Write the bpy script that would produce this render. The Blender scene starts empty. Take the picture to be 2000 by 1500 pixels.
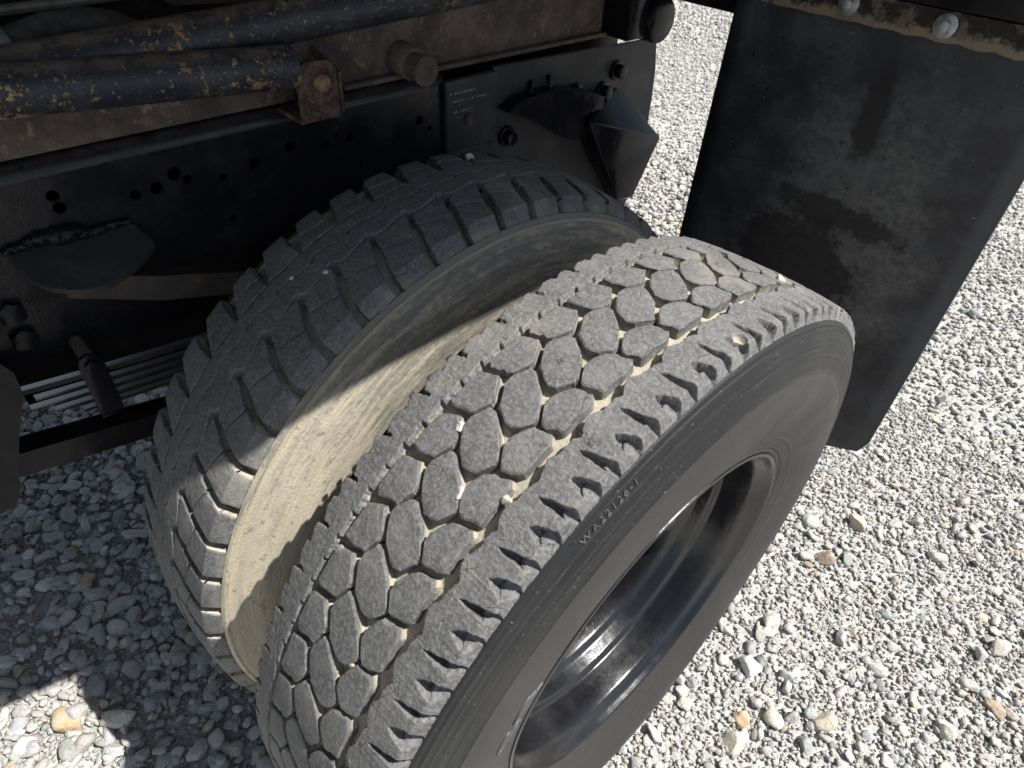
import bpy, bmesh, math, random
import numpy as np
from mathutils import Matrix, Vector, Euler

S = bpy.context.scene
R = math.radians
rng = np.random.default_rng(7)
random.seed(7)

# ------------------------------------------------------------------ camera
CAM = np.array([0.31297, -0.53160, 1.42124])
CM = np.array([[0.67657136, 0.73485742, 0.0472839],
               [0.51045367, -0.42174832, -0.74937667],
               [-0.5307431, 0.53114304, -0.66045351]])      # right, down, forward
cd = bpy.data.cameras.new('camera')
cam = bpy.data.objects.new('camera', cd)
S.collection.objects.link(cam)
cam.matrix_world = Matrix(((CM[0][0], -CM[1][0], -CM[2][0], CAM[0]),
                           (CM[0][1], -CM[1][1], -CM[2][1], CAM[1]),
                           (CM[0][2], -CM[1][2], -CM[2][2], CAM[2]),
                           (0, 0, 0, 1)))
cd.sensor_width = 36.0
cd.lens = 36.0 * 1275.5 / 2000.0
cd.clip_start = 0.02
cd.clip_end = 2000
cd.dof.use_dof = True
cd.dof.focus_distance = 1.02
cd.dof.aperture_fstop = 11.0
S.camera = cam
S.render.resolution_x, S.render.resolution_y = 1024, 768

# ------------------------------------------------------------------ light
SUN = Vector((1.0, 0.72, 2.00)).normalized()
W = bpy.data.worlds.new('World'); S.world = W
W.use_nodes = True
wn = W.node_tree; wn.nodes.clear()
sky = wn.nodes.new('ShaderNodeTexSky'); sky.sky_type = 'NISHITA'
sky.sun_disc = False
sky.sun_elevation = math.asin(SUN.z)
sky.sun_rotation = math.atan2(SUN.x, SUN.y)
sky.altitude = 300; sky.air_density = 1.0; sky.dust_density = 1.2; sky.ozone_density = 1.0
bg = wn.nodes.new('ShaderNodeBackground'); bg.inputs[1].default_value = 0.075
wo = wn.nodes.new('ShaderNodeOutputWorld')
hs = wn.nodes.new('ShaderNodeHueSaturation'); hs.inputs['Saturation'].default_value = 0.72      # the camera's white balance
wn.links.new(sky.outputs[0], hs.inputs['Color']); wn.links.new(hs.outputs[0], bg.inputs[0]); wn.links.new(bg.outputs[0], wo.inputs[0])
sd = bpy.data.lights.new('sun', 'SUN'); sd.energy = 5.0; sd.angle = R(0.53); sd.color = (1.0, 0.972, 0.935)
so = bpy.data.objects.new('sun', sd); S.collection.objects.link(so)
so.rotation_euler = SUN.to_track_quat('Z', 'Y').to_euler(); so.location = (4, 3, 8)
S.view_settings.view_transform = 'Standard'
S.view_settings.look = 'None'
S.view_settings.gamma = 1.0
S.view_settings.use_curve_mapping = False
S.view_settings.exposure = 0.66


# ------------------------------------------------------------------ helpers: materials
class Mat:
    def __init__(s, name, rough=0.6, metal=0.0, spec=0.5):
        s.m = bpy.data.materials.new(name); s.m.use_nodes = True
        s.t = s.m.node_tree; s.n = s.t.nodes; s.l = s.t.links
        s.b = s.n['Principled BSDF']
        s.b.inputs['Roughness'].default_value = rough
        s.b.inputs['Metallic'].default_value = metal
        s.b.inputs['Specular IOR Level'].default_value = spec
        s.pos = s.n.new('ShaderNodeNewGeometry').outputs['Position']

    def attr(s, name, out='Fac'):
        a = s.n.new('ShaderNodeAttribute'); a.attribute_name = name
        return a.outputs[out]

    def scale(s, vec, sc):
        v = s.n.new('ShaderNodeVectorMath'); v.operation = 'MULTIPLY'
        s.l.new(vec, v.inputs[0]); v.inputs[1].default_value = sc
        return v.outputs[0]

    def noise(s, scale, detail=4, rough=0.6, vec=None, dist=0.0):
        t = s.n.new('ShaderNodeTexNoise'); t.inputs['Scale'].default_value = scale
        t.inputs['Detail'].default_value = detail; t.inputs['Roughness'].default_value = rough
        t.inputs['Distortion'].default_value = dist
        s.l.new(vec if vec else s.pos, t.inputs['Vector'])
        return t.outputs['Fac']

    def voro(s, scale, out='Distance', feature='F1', vec=None):
        t = s.n.new('ShaderNodeTexVoronoi'); t.inputs['Scale'].default_value = scale
        t.feature = feature
        s.l.new(vec if vec else s.pos, t.inputs['Vector'])
        return t.outputs[out]

    def ramp(s, f, a, b, lo=0.0, hi=1.0):
        m = s.n.new('ShaderNodeMapRange'); m.interpolation_type = 'SMOOTHSTEP'
        s.l.new(f, m.inputs[0])
        m.inputs[1].default_value = a; m.inputs[2].default_value = b
        m.inputs[3].default_value = lo; m.inputs[4].default_value = hi
        return m.outputs[0]

    def math(s, op, a, b):
        m = s.n.new('ShaderNodeMath'); m.operation = op
        for i, x in enumerate((a, b)):
            if hasattr(x, 'links'): s.l.new(x, m.inputs[i])
            else: m.inputs[i].default_value = x
        return m.outputs[0]

    def mix(s, f, a, b):
        m = s.n.new('ShaderNodeMix'); m.data_type = 'RGBA'
        for i, x in ((0, f), (6, a), (7, b)):
            if hasattr(x, 'links'): s.l.new(x, m.inputs[i])
            elif i == 0: m.inputs[0].default_value = x
            else: m.inputs[i].default_value = (*x, 1)
        return m.outputs[2]

    def color(s, c):
        if hasattr(c, 'links'): s.l.new(c, s.b.inputs['Base Color'])
        else: s.b.inputs['Base Color'].default_value = (*c, 1)

    def rough(s, r): s.l.new(r, s.b.inputs['Roughness'])

    def bump(s, h, dist, strength=1.0):
        b = s.n.new('ShaderNodeBump'); b.inputs['Distance'].default_value = dist
        b.inputs['Strength'].default_value = strength
        s.l.new(h, b.inputs['Height'])
        prev = s.b.inputs['Normal'].links
        if prev: s.l.new(prev[0].from_socket, b.inputs['Normal'])
        s.l.new(b.outputs[0], s.b.inputs['Normal'])


def rubber_tread(name, base, light, dust, lo=0.22, hi=0.60):
    k = Mat(name, 0.72, 0, 0.42)
    n1 = k.noise(240, 5, 0.7); n2 = k.noise(38, 4, 0.6); n3 = k.noise(900, 2, 0.5); n4 = k.noise(9, 3)
    c = k.mix(k.ramp(n1, 0.40, 0.68), base, light)
    c = k.mix(k.math('MULTIPLY', k.ramp(n2, 0.40, 0.75), 0.45), c, light)
    c = k.mix(k.math('MULTIPLY', k.ramp(n3, 0.60, 0.74), 0.6), c, tuple(min(1, x * 1.9) for x in light))
    c = k.mix(k.ramp(k.noise(500, 3, 0.6), 0.66, 0.72), c, tuple(x * 0.35 for x in base))
    c = k.mix(k.math('MULTIPLY', k.ramp(n4, 0.5, 0.75), 0.25), c, dust)
    d = k.math('ADD', k.attr('dep'), k.math('MULTIPLY', k.math('SUBTRACT', n2, 0.5), 0.5))
    g = k.n.new('ShaderNodeNewGeometry'); sx = k.n.new('ShaderNodeSeparateXYZ'); k.l.new(g.outputs['True Normal'], sx.inputs[0])
    dd = k.math('MULTIPLY', k.ramp(d, lo, hi), k.ramp(sx.outputs[2], -0.05, 0.40, 0.10, 1.0))      # dust colour strongest on what faces up
    dn = k.mix(k.ramp(k.noise(70, 5, 0.7), 0.35, 0.7), dust, tuple(x * 0.72 for x in dust))
    c = k.mix(dd, c, dn)
    cr = k.voro(55, 'Distance', 'DISTANCE_TO_EDGE', k.scale(k.pos, (1.0, 1.0, 1.0)))
    crm = k.math('MULTIPLY', k.ramp(cr, 0.030, 0.008), k.math('MULTIPLY', k.ramp(k.noise(30, 4, 0.7), 0.52, 0.66), k.ramp(k.attr('dep'), 0.3, 0.1)))
    c = k.mix(k.math('MULTIPLY', crm, 0.8), c, (0.02, 0.02, 0.02))
    k.color(c)
    k.bump(k.math('SUBTRACT', 1.0, crm), 0.0010, 0.6)
    k.bump(k.noise(420, 5, 0.7), 0.0011)
    k.bump(k.noise(110, 3, 0.6), 0.0016, 0.8)
    return k.m


DUST = (0.47, 0.425, 0.335)
m_tread = rubber_tread('worn_tread_rubber', (0.098, 0.097, 0.095), (0.205, 0.203, 0.198), DUST)
m_tread_in = rubber_tread('inner_tread_rubber', (0.084, 0.084, 0.085), (0.175, 0.172, 0.168), (0.46, 0.42, 0.34), 0.25, 0.85)

k = Mat('groove_dust', 0.95, 0, 0.2)
c = k.mix(k.ramp(k.noise(60, 5, 0.65), 0.35, 0.7), DUST, (0.38, 0.34, 0.265))
c = k.mix(k.ramp(k.noise(25, 4, 0.6), 0.56, 0.74), c, (0.21, 0.19, 0.155))
c = k.mix(k.ramp(k.noise(600, 2), 0.60, 0.72), c, (0.58, 0.52, 0.42))
k.color(c); k.bump(k.noise(300, 5, 0.7), 0.002)
m_groove = k.m

k = Mat('outer_sidewall_rubber', 0.62, 0, 0.3)
pol = k.attr('pol', 'Vector')
st = k.noise(1.0, 4, 0.6, k.scale(pol, (1.6, 1.6, 210)))
st2 = k.noise(1.0, 3, 0.6, k.scale(pol, (5, 5, 420)))
c = k.mix(k.ramp(st, 0.46, 0.74), (0.011, 0.0115, 0.0125), (0.021, 0.0215, 0.022))
c = k.mix(k.math('MULTIPLY', k.ramp(st2, 0.60, 0.74), 0.5), c, (0.085, 0.085, 0.084))
c = k.mix(k.math('MULTIPLY', k.ramp(k.noise(4, 4), 0.48, 0.72), 0.25), c, (0.060, 0.057, 0.052))
c = k.mix(k.ramp(k.noise(420, 2), 0.71, 0.74), c, (0.30, 0.29, 0.26))
rr_ = k.n.new('ShaderNodeSeparateXYZ'); k.l.new(pol, rr_.inputs[0])
c = k.mix(k.math('MULTIPLY', k.ramp(rr_.outputs[2], 0.4385, 0.4365), 0.50), c, (0.056, 0.055, 0.052))
k.color(c); k.rough(k.ramp(k.noise(6, 4), 0.3, 0.7, 0.42, 0.60))
k.bump(k.noise(500, 3), 0.0005); k.bump(st, 0.0005)
m_side = k.m

k = Mat('letter_rubber', 0.45, 0, 0.5)
k.color((0.075, 0.075, 0.077)); m_letter = k.m

k = Mat('muddy_sidewall', 0.9, 0, 0.25)
pol = k.attr('pol', 'Vector')
a = k.noise(1.0, 5, 0.65, k.scale(pol, (2.5, 2.5, 60)))
b = k.noise(1.0, 7, 0.75, k.scale(pol, (5.5, 5.5, 95)), 0.4)
d = k.noise(1.0, 6, 0.7, k.scale(pol, (6, 6, 300)))
f = k.noise(1.0, 5, 0.8, k.scale(pol, (60, 60, 110)))
c = k.mix(k.ramp(a, 0.40, 0.66), (0.52, 0.46, 0.345), (0.42, 0.375, 0.29))
c = k.mix(k.math('MULTIPLY', k.ramp(d, 0.52, 0.66), 0.6), c, (0.62, 0.545, 0.40))
sep = k.n.new('ShaderNodeSeparateXYZ'); k.l.new(pol, sep.inputs[0])
up = k.ramp(sep.outputs[0], 0.45, 0.95)               # greyer towards the crown of the wheel, tan mud lower down
q = k.math('ADD', k.math('MULTIPLY', b, 0.72), k.math('MULTIPLY', f, 0.28))
q = k.math('SUBTRACT', q, k.math('SUBTRACT', 0.64, k.math('MULTIPLY', up, 0.19)))
edge = k.ramp(sep.outputs[2], 0.478, 0.488, 0.0, 0.10)
q = k.math('ADD', q, edge)
c = k.mix(k.ramp(q, -0.07, 0.11, 0, 0.70), c, (0.120, 0.123, 0.128))
c = k.mix(k.ramp(k.noise(95, 4, 0.65), 0.60, 0.67, 0, 0.6), c, (0.17, 0.16, 0.14))
c = k.mix(k.ramp(k.noise(1.0, 6, 0.75, k.scale(pol, (7, 7, 34))), 0.54, 0.68, 0, 0.55), c, (0.25, 0.235, 0.195))
c = k.mix(k.ramp(k.noise(34, 3, 0.5), 0.70, 0.74, 0, 0.7), c, (0.20, 0.195, 0.175))
c = k.mix(k.ramp(k.noise(1.0, 3, 0.6, k.scale(pol, (4, 4, 520))), 0.62, 0.72, 0, 0.5), c, (0.26, 0.225, 0.16))
rg_ = k.ramp(sep.outputs[2], 0.4815, 0.4835); rg2 = k.ramp(sep.outputs[2], 0.4880, 0.4860)
c = k.mix(k.math('MULTIPLY', k.math('MULTIPLY', rg_, rg2), 0.5), c, (0.58, 0.49, 0.33))
k.color(c); k.bump(d, 0.0015); k.bump(k.noise(250, 5, 0.7), 0.0012)
m_mud = k.m

k = Mat('glossy_black_rim', 0.16, 0.0, 0.7)
k.color(k.mix(k.ramp(k.noise(14, 4), 0.55, 0.8), (0.007, 0.007, 0.008), (0.016, 0.016, 0.018)))
k.rough(k.ramp(k.noise(18, 5, 0.7), 0.35, 0.75, 0.20, 0.33)); k.bump(k.noise(30, 3), 0.0008)
m_rim = k.m

k = Mat('black_chassis_paint', 0.3, 0, 0.28)
n = k.noise(7, 5, 0.65)
c = k.mix(k.ramp(n, 0.5, 0.72), (0.010, 0.010, 0.012), (0.026, 0.025, 0.025))
nz = k.n.new('ShaderNodeNewGeometry'); sz = k.n.new('ShaderNodeSeparateXYZ'); k.l.new(nz.outputs['Normal'], sz.inputs[0])
c = k.mix(k.math('MULTIPLY', k.ramp(sz.outputs[2], 0.35, 0.95), k.ramp(k.noise(25, 5, 0.7), 0.30, 0.7, 0.0, 0.45)), c, (0.10, 0.088, 0.07))
c = k.mix(k.ramp(k.noise(22, 6, 0.7), 0.68, 0.78), c, (0.10, 0.055, 0.035))
k.color(c); k.rough(k.ramp(k.noise(16, 4), 0.35, 0.7, 0.16, 0.40)); k.bump(k.noise(50, 4, 0.55), 0.0005); k.bump(k.noise(300, 3), 0.0003)
m_black = k.m

k = Mat('fresh_gloss_black', 0.14, 0, 0.15)
k.color(k.mix(k.ramp(k.noise(14, 5, 0.65), 0.5, 0.75), (0.009, 0.009, 0.011), (0.020, 0.019, 0.019)))
k.rough(k.ramp(k.noise(22, 5, 0.7), 0.35, 0.7, 0.10, 0.34)); k.bump(k.noise(35, 4), 0.0006); m_gloss = k.m

k = Mat('spring_steel_black', 0.16, 0, 0.75)
k.color((0.010, 0.010, 0.012)); k.bump(k.noise(60, 3), 0.0002); m_spring = k.m
k = Mat('leaf_edge_gleam', 0.32, 0.9, 0.5)
k.color((0.17, 0.18, 0.205)); m_edge = k.m  # pale metal put on the leaf corners to carry their bright gleam
k = Mat('dark_rusty_leaf', 0.6, 0, 0.25)
k.color(k.mix(k.ramp(k.noise(14, 5, 0.7), 0.5, 0.72), (0.020, 0.018, 0.017), (0.065, 0.042, 0.030))); m_leaf = k.m

k = Mat('dark_grey_plate', 0.6, 0, 0.4)
k.color(k.mix(k.ramp(k.noise(11, 6, 0.7), 0.42, 0.7), (0.020, 0.020, 0.022), (0.042, 0.041, 0.040)))
k.bump(k.noise(120, 4), 0.0008); m_plate = k.m

k = Mat('rusty_brown_steel', 0.85, 0, 0.3)
c = k.mix(k.ramp(k.noise(12, 6, 0.7), 0.38, 0.66), (0.062, 0.049, 0.044), (0.14, 0.108, 0.092))
c = k.mix(k.ramp(k.math('ADD', k.noise(75, 7, 0.78), k.math('MULTIPLY', k.math('SUBTRACT', k.noise(9, 3), 0.5), 0.4)), 0.55, 0.68), c, (0.24, 0.17, 0.12))
c = k.mix(k.ramp(k.noise(160, 4, 0.7), 0.55, 0.75), c, (0.045, 0.037, 0.034))
nz = k.n.new('ShaderNodeNewGeometry'); sz = k.n.new('ShaderNodeSeparateXYZ'); k.l.new(nz.outputs['Normal'], sz.inputs[0])
c = k.mix(k.ramp(sz.outputs[2], 0.5, 0.95, 0, 0.55), c, (0.17, 0.14, 0.105))
k.color(c); k.bump(k.noise(90, 6, 0.75), 0.003); m_rust = k.m

k = Mat('navy_pipe_with_rust', 0.5, 0, 0.4)
c = k.mix(k.ramp(k.noise(20, 5, 0.6), 0.4, 0.7), (0.012, 0.014, 0.022), (0.030, 0.032, 0.040))
c = k.mix(k.ramp(k.noise(260, 2, 0.5), 0.67, 0.72, 0, 0.6), c, (0.13, 0.125, 0.12))
pp = k.ramp(k.math('ADD', k.noise(62, 8, 0.75), k.math('MULTIPLY', k.math('SUBTRACT', k.noise(11, 3), 0.5), 0.55)), 0.575, 0.61)
c = k.mix(k.ramp(k.math('ADD', k.noise(150, 5, 0.7), k.math('MULTIPLY', k.math('SUBTRACT', k.noise(16, 3), 0.5), 0.3)), 0.60, 0.64, 0, 0.85), c, (0.20, 0.15, 0.09))
c = k.mix(pp, c, k.mix(k.ramp(k.noise(150, 4), 0.4, 0.6), (0.25, 0.18, 0.10), (0.13, 0.09, 0.05)))
nz = k.n.new('ShaderNodeNewGeometry'); sz = k.n.new('ShaderNodeSeparateXYZ'); k.l.new(nz.outputs['Normal'], sz.inputs[0])
c = k.mix(k.math('MULTIPLY', k.ramp(sz.outputs[2], 0.55, 0.98), k.ramp(k.noise(40, 5, 0.7), 0.3, 0.6)), c, (0.13, 0.105, 0.08))
k.color(c); k.bump(pp, 0.001); k.bump(k.noise(120, 4), 0.0008); m_pipe = k.m

k = Mat('mud_flap_rubber', 0.55, 0, 0.4)
sp_ = k.n.new('ShaderNodeSeparateXYZ'); k.l.new(k.pos, sp_.inputs[0])
def blob(cx, cz, rx, rz, amp, sc_):
    dx = k.math('DIVIDE', k.math('SUBTRACT', sp_.outputs[0], cx), rx); dz_ = k.math('DIVIDE', k.math('SUBTRACT', sp_.outputs[2], cz), rz)
    d_ = k.math('POWER', k.math('ADD', k.math('MULTIPLY', dx, dx), k.math('MULTIPLY', dz_, dz_)), 0.5)
    return k.math('ADD', d_, k.math('MULTIPLY', k.math('SUBTRACT', k.noise(sc_, 7, 0.75), 0.5), amp))
b = k.noise(60, 6, 0.8); a = k.noise(11, 6, 0.7)
c = k.mix(k.ramp(a, 0.40, 0.68), (0.028, 0.029, 0.034), (0.058, 0.060, 0.066))
grey = k.ramp(blob(-0.10, 0.76, 0.22, 0.34, 1.5, 8), 1.05, 0.55)
c = k.mix(k.math('MULTIPLY', grey, k.ramp(b, 0.36, 0.62, 0.30, 1.0)), c, (0.115, 0.117, 0.116))
c = k.mix(k.ramp(blob(-0.16, 0.70, 0.13, 0.10, 2.6, 13), 1.12, 0.80, 0, 0.85), c, (0.012, 0.012, 0.013))
c = k.mix(k.ramp(blob(-0.13, 0.83, 0.16, 0.030, 3.0, 16), 1.1, 0.75, 0, 0.8), c, (0.012, 0.012, 0.013))
c = k.mix(k.ramp(blob(-0.13, 1.03, 0.035, 0.11, 1.6, 10), 1.0, 0.6, 0, 0.8), c, (0.011, 0.011, 0.012))
c = k.mix(k.ramp(k.noise(75, 3, 0.6), 0.67, 0.70, 0, 0.8), c, (0.009, 0.009, 0.010))
c = k.mix(k.ramp(k.noise(17, 6, 0.8), 0.70, 0.76, 0, 0.6), c, (0.15, 0.105, 0.065))
c = k.mix(k.ramp(k.noise(170, 2), 0.73, 0.76), c, (0.22, 0.22, 0.21))
k.color(c); k.rough(k.ramp(a, 0.4, 0.65, 0.45, 0.70)); k.bump(b, 0.0006); m_flap = k.m

k = Mat('dusty_tan_bar', 0.9, 0, 0.2)
sb = k.n.new('ShaderNodeSeparateXYZ'); k.l.new(k.pos, sb.inputs[0])
ln = k.math('ADD', sb.outputs[2], k.math('MULTIPLY', k.math('SUBTRACT', k.noise(26, 6, 0.75), 0.5), 0.07))
c = k.mix(k.ramp(ln, 1.174, 1.186), (0.21, 0.175, 0.125), (0.030, 0.025, 0.022))
c = k.mix(k.math('MULTIPLY', k.ramp(k.noise(21, 6, 0.75), 0.50, 0.62), 0.8), c, (0.15, 0.12, 0.085))
c = k.mix(k.ramp(k.noise(30, 5, 0.7), 0.63, 0.72), c, (0.14, 0.075, 0.035))
k.color(c); k.bump(k.noise(140, 5, 0.7), 0.002); m_tan = k.m

k = Mat('zinc_bolt', 0.42, 0.75, 0.5)
k.color(k.mix(k.ramp(k.noise(60, 4), 0.4, 0.7), (0.42, 0.42, 0.43), (0.20, 0.19, 0.18))); m_zinc = k.m
k = Mat('rusty_bolt', 0.8, 0, 0.3)
k.color(k.mix(k.ramp(k.noise(120, 4), 0.4, 0.65), (0.24, 0.15, 0.085), (0.12, 0.07, 0.045))); k.bump(k.noise(200, 4), 0.001); m_rbolt = k.m
k = Mat('rusted_bracket', 0.85, 0, 0.25)
c = k.mix(k.ramp(k.noise(45, 7, 0.75), 0.42, 0.60), (0.042, 0.030, 0.027), (0.120, 0.075, 0.058))
c = k.mix(k.ramp(k.noise(110, 5, 0.7), 0.58, 0.68), c, (0.20, 0.15, 0.12))
k.color(c); k.bump(k.noise(110, 6, 0.75), 0.003); m_brk = k.m
k = Mat('white_worn_paint', 0.5, 0, 0.4); k.color((0.24, 0.24, 0.25)); m_mark = k.m
k = Mat('grey_hose', 0.8, 0, 0.3)
k.color(k.mix(k.ramp(k.noise(40, 4), 0.4, 0.7), (0.040, 0.037, 0.034), (0.075, 0.070, 0.062))); m_hose = k.m
k = Mat('dull_clamp_metal', 0.55, 0.5, 0.4)
k.color(k.mix(k.ramp(k.noise(50, 4), 0.4, 0.7), (0.22, 0.20, 0.17), (0.13, 0.12, 0.10))); m_clamp = k.m
k = Mat('body_paint', 0.5, 0, 0.4)
k.color(k.mix(k.ramp(k.noise(5, 4), 0.4, 0.7), (0.05, 0.05, 0.052), (0.08, 0.078, 0.075))); m_body = k.m


def stone_mat(name):
    k = Mat(name, 0.9, 0, 0.25)
    col = k.attr('col', 'Color')
    m = k.n.new('ShaderNodeMix'); m.data_type = 'RGBA'; m.blend_type = 'MULTIPLY'; m.inputs[0].default_value = 1.0
    k.l.new(col, m.inputs[6])
    sp = k.mix(k.ramp(k.noise(330, 4, 0.7), 0.30, 0.70), (0.60, 0.60, 0.60), (1.22, 1.21, 1.18))
    k.l.new(sp, m.inputs[7])
    c = k.mix(k.math('MULTIPLY', k.ramp(k.noise(55, 5, 0.65), 0.38, 0.70), 0.55), m.outputs[2], (0.49, 0.475, 0.44))
    k.color(c); k.bump(k.noise(160, 5, 0.7), 0.003)
    return k.m


m_stone = stone_mat('gravel_stone')
k = Mat('gravel_fines', 0.95, 0, 0.2)
vc = k.voro(120, 'Color'); sv = k.n.new('ShaderNodeSeparateColor'); k.l.new(vc, sv.inputs[0])
c = k.mix(sv.outputs[0], (0.32, 0.315, 0.30), (0.49, 0.48, 0.45))
c = k.mix(k.ramp(sv.outputs[1], 0.95, 0.97, 0, 0.5), c, (0.40, 0.35, 0.27))
vc2 = k.voro(34, 'Color'); sv2 = k.n.new('ShaderNodeSeparateColor'); k.l.new(vc2, sv2.inputs[0])
c = k.mix(k.ramp(sv2.outputs[0], 0.55, 0.7, 0, 0.7), c, k.mix(sv2.outputs[1], (0.33, 0.325, 0.315), (0.53, 0.515, 0.48)))
k.color(c)
h = k.voro(120); k.bump(h, 0.004, 0.8)
h2 = k.voro(34); k.bump(h2, 0.006, 0.7)
m_ground = k.m

# ------------------------------------------------------------------ helpers: objects
COL = S.collection


def link(name, me, parent=None, mat=None):
    o = bpy.data.objects.new(name, me); COL.objects.link(o)
    if mat is not None:
        for mm in (mat if isinstance(mat, (list, tuple)) else (mat,)): me.materials.append(mm)
    if parent is not None:
        o.parent = parent
    return o


def tag(o, label=None, cat=None, group=None, kind=None):
    for key, v in (('label', label), ('category', cat), ('group', group), ('kind', kind)):
        if v: o[key] = v
    return o


def np_mesh(name, V, F, smooth=True, attrs=None, midx=None):
    """V (n,3); F list of arrays of faces with equal size (k,3)/(k,4)"""
    me = bpy.data.meshes.new(name)
    V = np.asarray(V, np.float32)
    fs = [np.asarray(f, np.int32) for f in F if len(f)]
    loops = np.concatenate([f.ravel() for f in fs])
    tot = np.concatenate([np.full(len(f), f.shape[1], np.int32) for f in fs])
    start = np.concatenate([[0], np.cumsum(tot)[:-1]]).astype(np.int32)
    me.vertices.add(len(V)); me.vertices.foreach_set('co', V.ravel())
    me.loops.add(len(loops)); me.loops.foreach_set('vertex_index', loops)
    me.polygons.add(len(tot)); me.polygons.foreach_set('loop_start', start)
    me.polygons.foreach_set('loop_total', tot)
    if midx is not None: me.polygons.foreach_set('material_index', np.asarray(midx, np.int32))
    sm = np.full(len(tot), bool(smooth)) if np.isscalar(smooth) or isinstance(smooth, bool) else np.asarray(smooth)
    me.polygons.foreach_set('use_smooth', sm)
    me.update(calc_edges=True)
    for an, (tp, data) in (attrs or {}).items():
        at = me.attributes.new(an, tp, 'POINT')
        key = {'FLOAT': 'value', 'FLOAT_VECTOR': 'vector', 'FLOAT_COLOR': 'color'}[tp]
        at.data.foreach_set(key, np.asarray(data, np.float32).ravel())
    me.validate()
    return me


def bm_obj(name, bm, mat, parent=None, smooth=None):
    bmesh.ops.recalc_face_normals(bm, faces=bm.faces[:])
    me = bpy.data.meshes.new(name); bm.to_mesh(me); bm.free()
    if smooth is not None:
        for p in me.polygons: p.use_smooth = True
        me.set_sharp_from_angle(angle=R(smooth))
    return link(name, me, parent, mat)


def bm_box(bm, lo, hi, bev=0.0, rot=None, piv=None):
    r = bmesh.ops.create_cube(bm, size=1.0)
    vs = r['verts']
    c = [(a + b) / 2 for a, b in zip(lo, hi)]; d = [b - a for a, b in zip(lo, hi)]
    for v in vs: v.co = Vector((v.co.x * d[0] + c[0], v.co.y * d[1] + c[1], v.co.z * d[2] + c[2]))
    if bev:
        es = list({e for v in vs for e in v.link_edges})
        g = bmesh.ops.bevel(bm, geom=es, offset=bev, segments=2, affect='EDGES', profile=0.5)
        vs = list({v for f in g['faces'] for v in f.verts} | {v for v in vs if v.is_valid})
    if rot is not None:
        bmesh.ops.rotate(bm, verts=[v for v in vs if v.is_valid], cent=piv or c, matrix=rot)
    return vs


def bm_cyl(bm, p0, p1, r0, r1=None, seg=24, bev=0.0):
    p0 = Vector(p0); p1 = Vector(p1); d = p1 - p0
    r = bmesh.ops.create_cone(bm, cap_ends=True, cap_tris=False, segments=seg, radius1=r0,
                              radius2=r0 if r1 is None else r1, depth=d.length)
    vs = r['verts']
    q = d.to_track_quat('Z', 'Y').to_matrix().to_4x4()
    bmesh.ops.transform(bm, matrix=Matrix.Translation((p0 + p1) / 2) @ q, verts=vs)
    if bev:
        es = list({e for v in vs for e in v.link_edges if len(e.link_faces) == 2 and
                   any(len(f.verts) > 4 for f in e.link_faces)})
        bmesh.ops.bevel(bm, geom=es, offset=bev, segments=2, affect='EDGES', profile=0.5)
    return vs


def bm_prism(bm, pts, axis_vec):
    """extrude a 3D polygon by a vector"""
    a = [bm.verts.new(p) for p in pts]
    b = [bm.verts.new(Vector(p) + Vector(axis_vec)) for p in pts]
    n = len(pts)
    bm.faces.new(a); bm.faces.new(b[::-1])
    for i in range(n): bm.faces.new((a[i], b[i], b[(i + 1) % n], a[(i + 1) % n]))
    return a + b


def bev_all(bm, w, seg=2, ang=30):
    es = [e for e in bm.edges if len(e.link_faces) == 2 and e.calc_face_angle(0) > R(ang)]
    bmesh.ops.bevel(bm, geom=es, offset=w, segments=seg, affect='EDGES', profile=0.5, clamp_overlap=True)


def bm_tube(bm, path, rad, seg=16):
    P = [Vector(p) for p in path]; n = len(P)
    rings = []
    up = Vector((0, 0, 1))
    for i in range(n):
        d = (P[min(i + 1, n - 1)] - P[max(i - 1, 0)]).normalized()
        a = d.cross(up); a = a.normalized() if a.length > 1e-4 else Vector((1, 0, 0))
        b = a.cross(d)
        r = float(rad[i]) if isinstance(rad, (list, tuple)) else float(rad)
        rings.append([bm.verts.new(P[i] + r * (math.cos(t) * a + math.sin(t) * b)) for t in np.linspace(0, 2 * math.pi, seg, endpoint=False)])
    for i in range(n - 1):
        for j in range(seg):
            bm.faces.new((rings[i][j], rings[i][(j + 1) % seg], rings[i + 1][(j + 1) % seg], rings[i + 1][j]))
    bm.faces.new(rings[0][::-1]); bm.faces.new(rings[-1])


def hex_bolt(bm, p, axis, r, h, washer=0.0):
    p = Vector(p); ax = Vector(axis).normalized()
    if washer:
        bm_cyl(bm, p, p + ax * 0.003, washer, seg=28, bev=0.0008)
        p = p + ax * 0.003
    bm_cyl(bm, p, p + ax * h, r, seg=6, bev=r * 0.10)


# ------------------------------------------------------------------ ground
gv = np.array([[-200, -200, 0], [200, -200, 0], [200, 200, 0], [-200, 200, 0]], float)
gv[:, 2] = -0.0055
ground = link('ground', np_mesh('ground', gv, [np.array([[0, 1, 2, 3]])], False), None, m_ground)
tag(ground, 'pale grey gravel yard of crushed stone and rounded pebbles', kind='structure')

# ------------------------------------------------------------------ truck root
truck = bpy.data.objects.new('truck', None); COL.objects.link(truck)
truck.location = (-1.085, 0, 0); truck.empty_display_size = 0.3
tag(truck, 'black truck rear corner with dual wheels, rusty pipes along the frame and a mud flap', 'truck')
T_IN = Matrix.Translation((1.085, 0, 0))


def part(o):
    o.parent = truck; o.matrix_parent_inverse = T_IN
    return o


# ------------------------------------------------------------------ tyres
RW = 0.52


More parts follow.
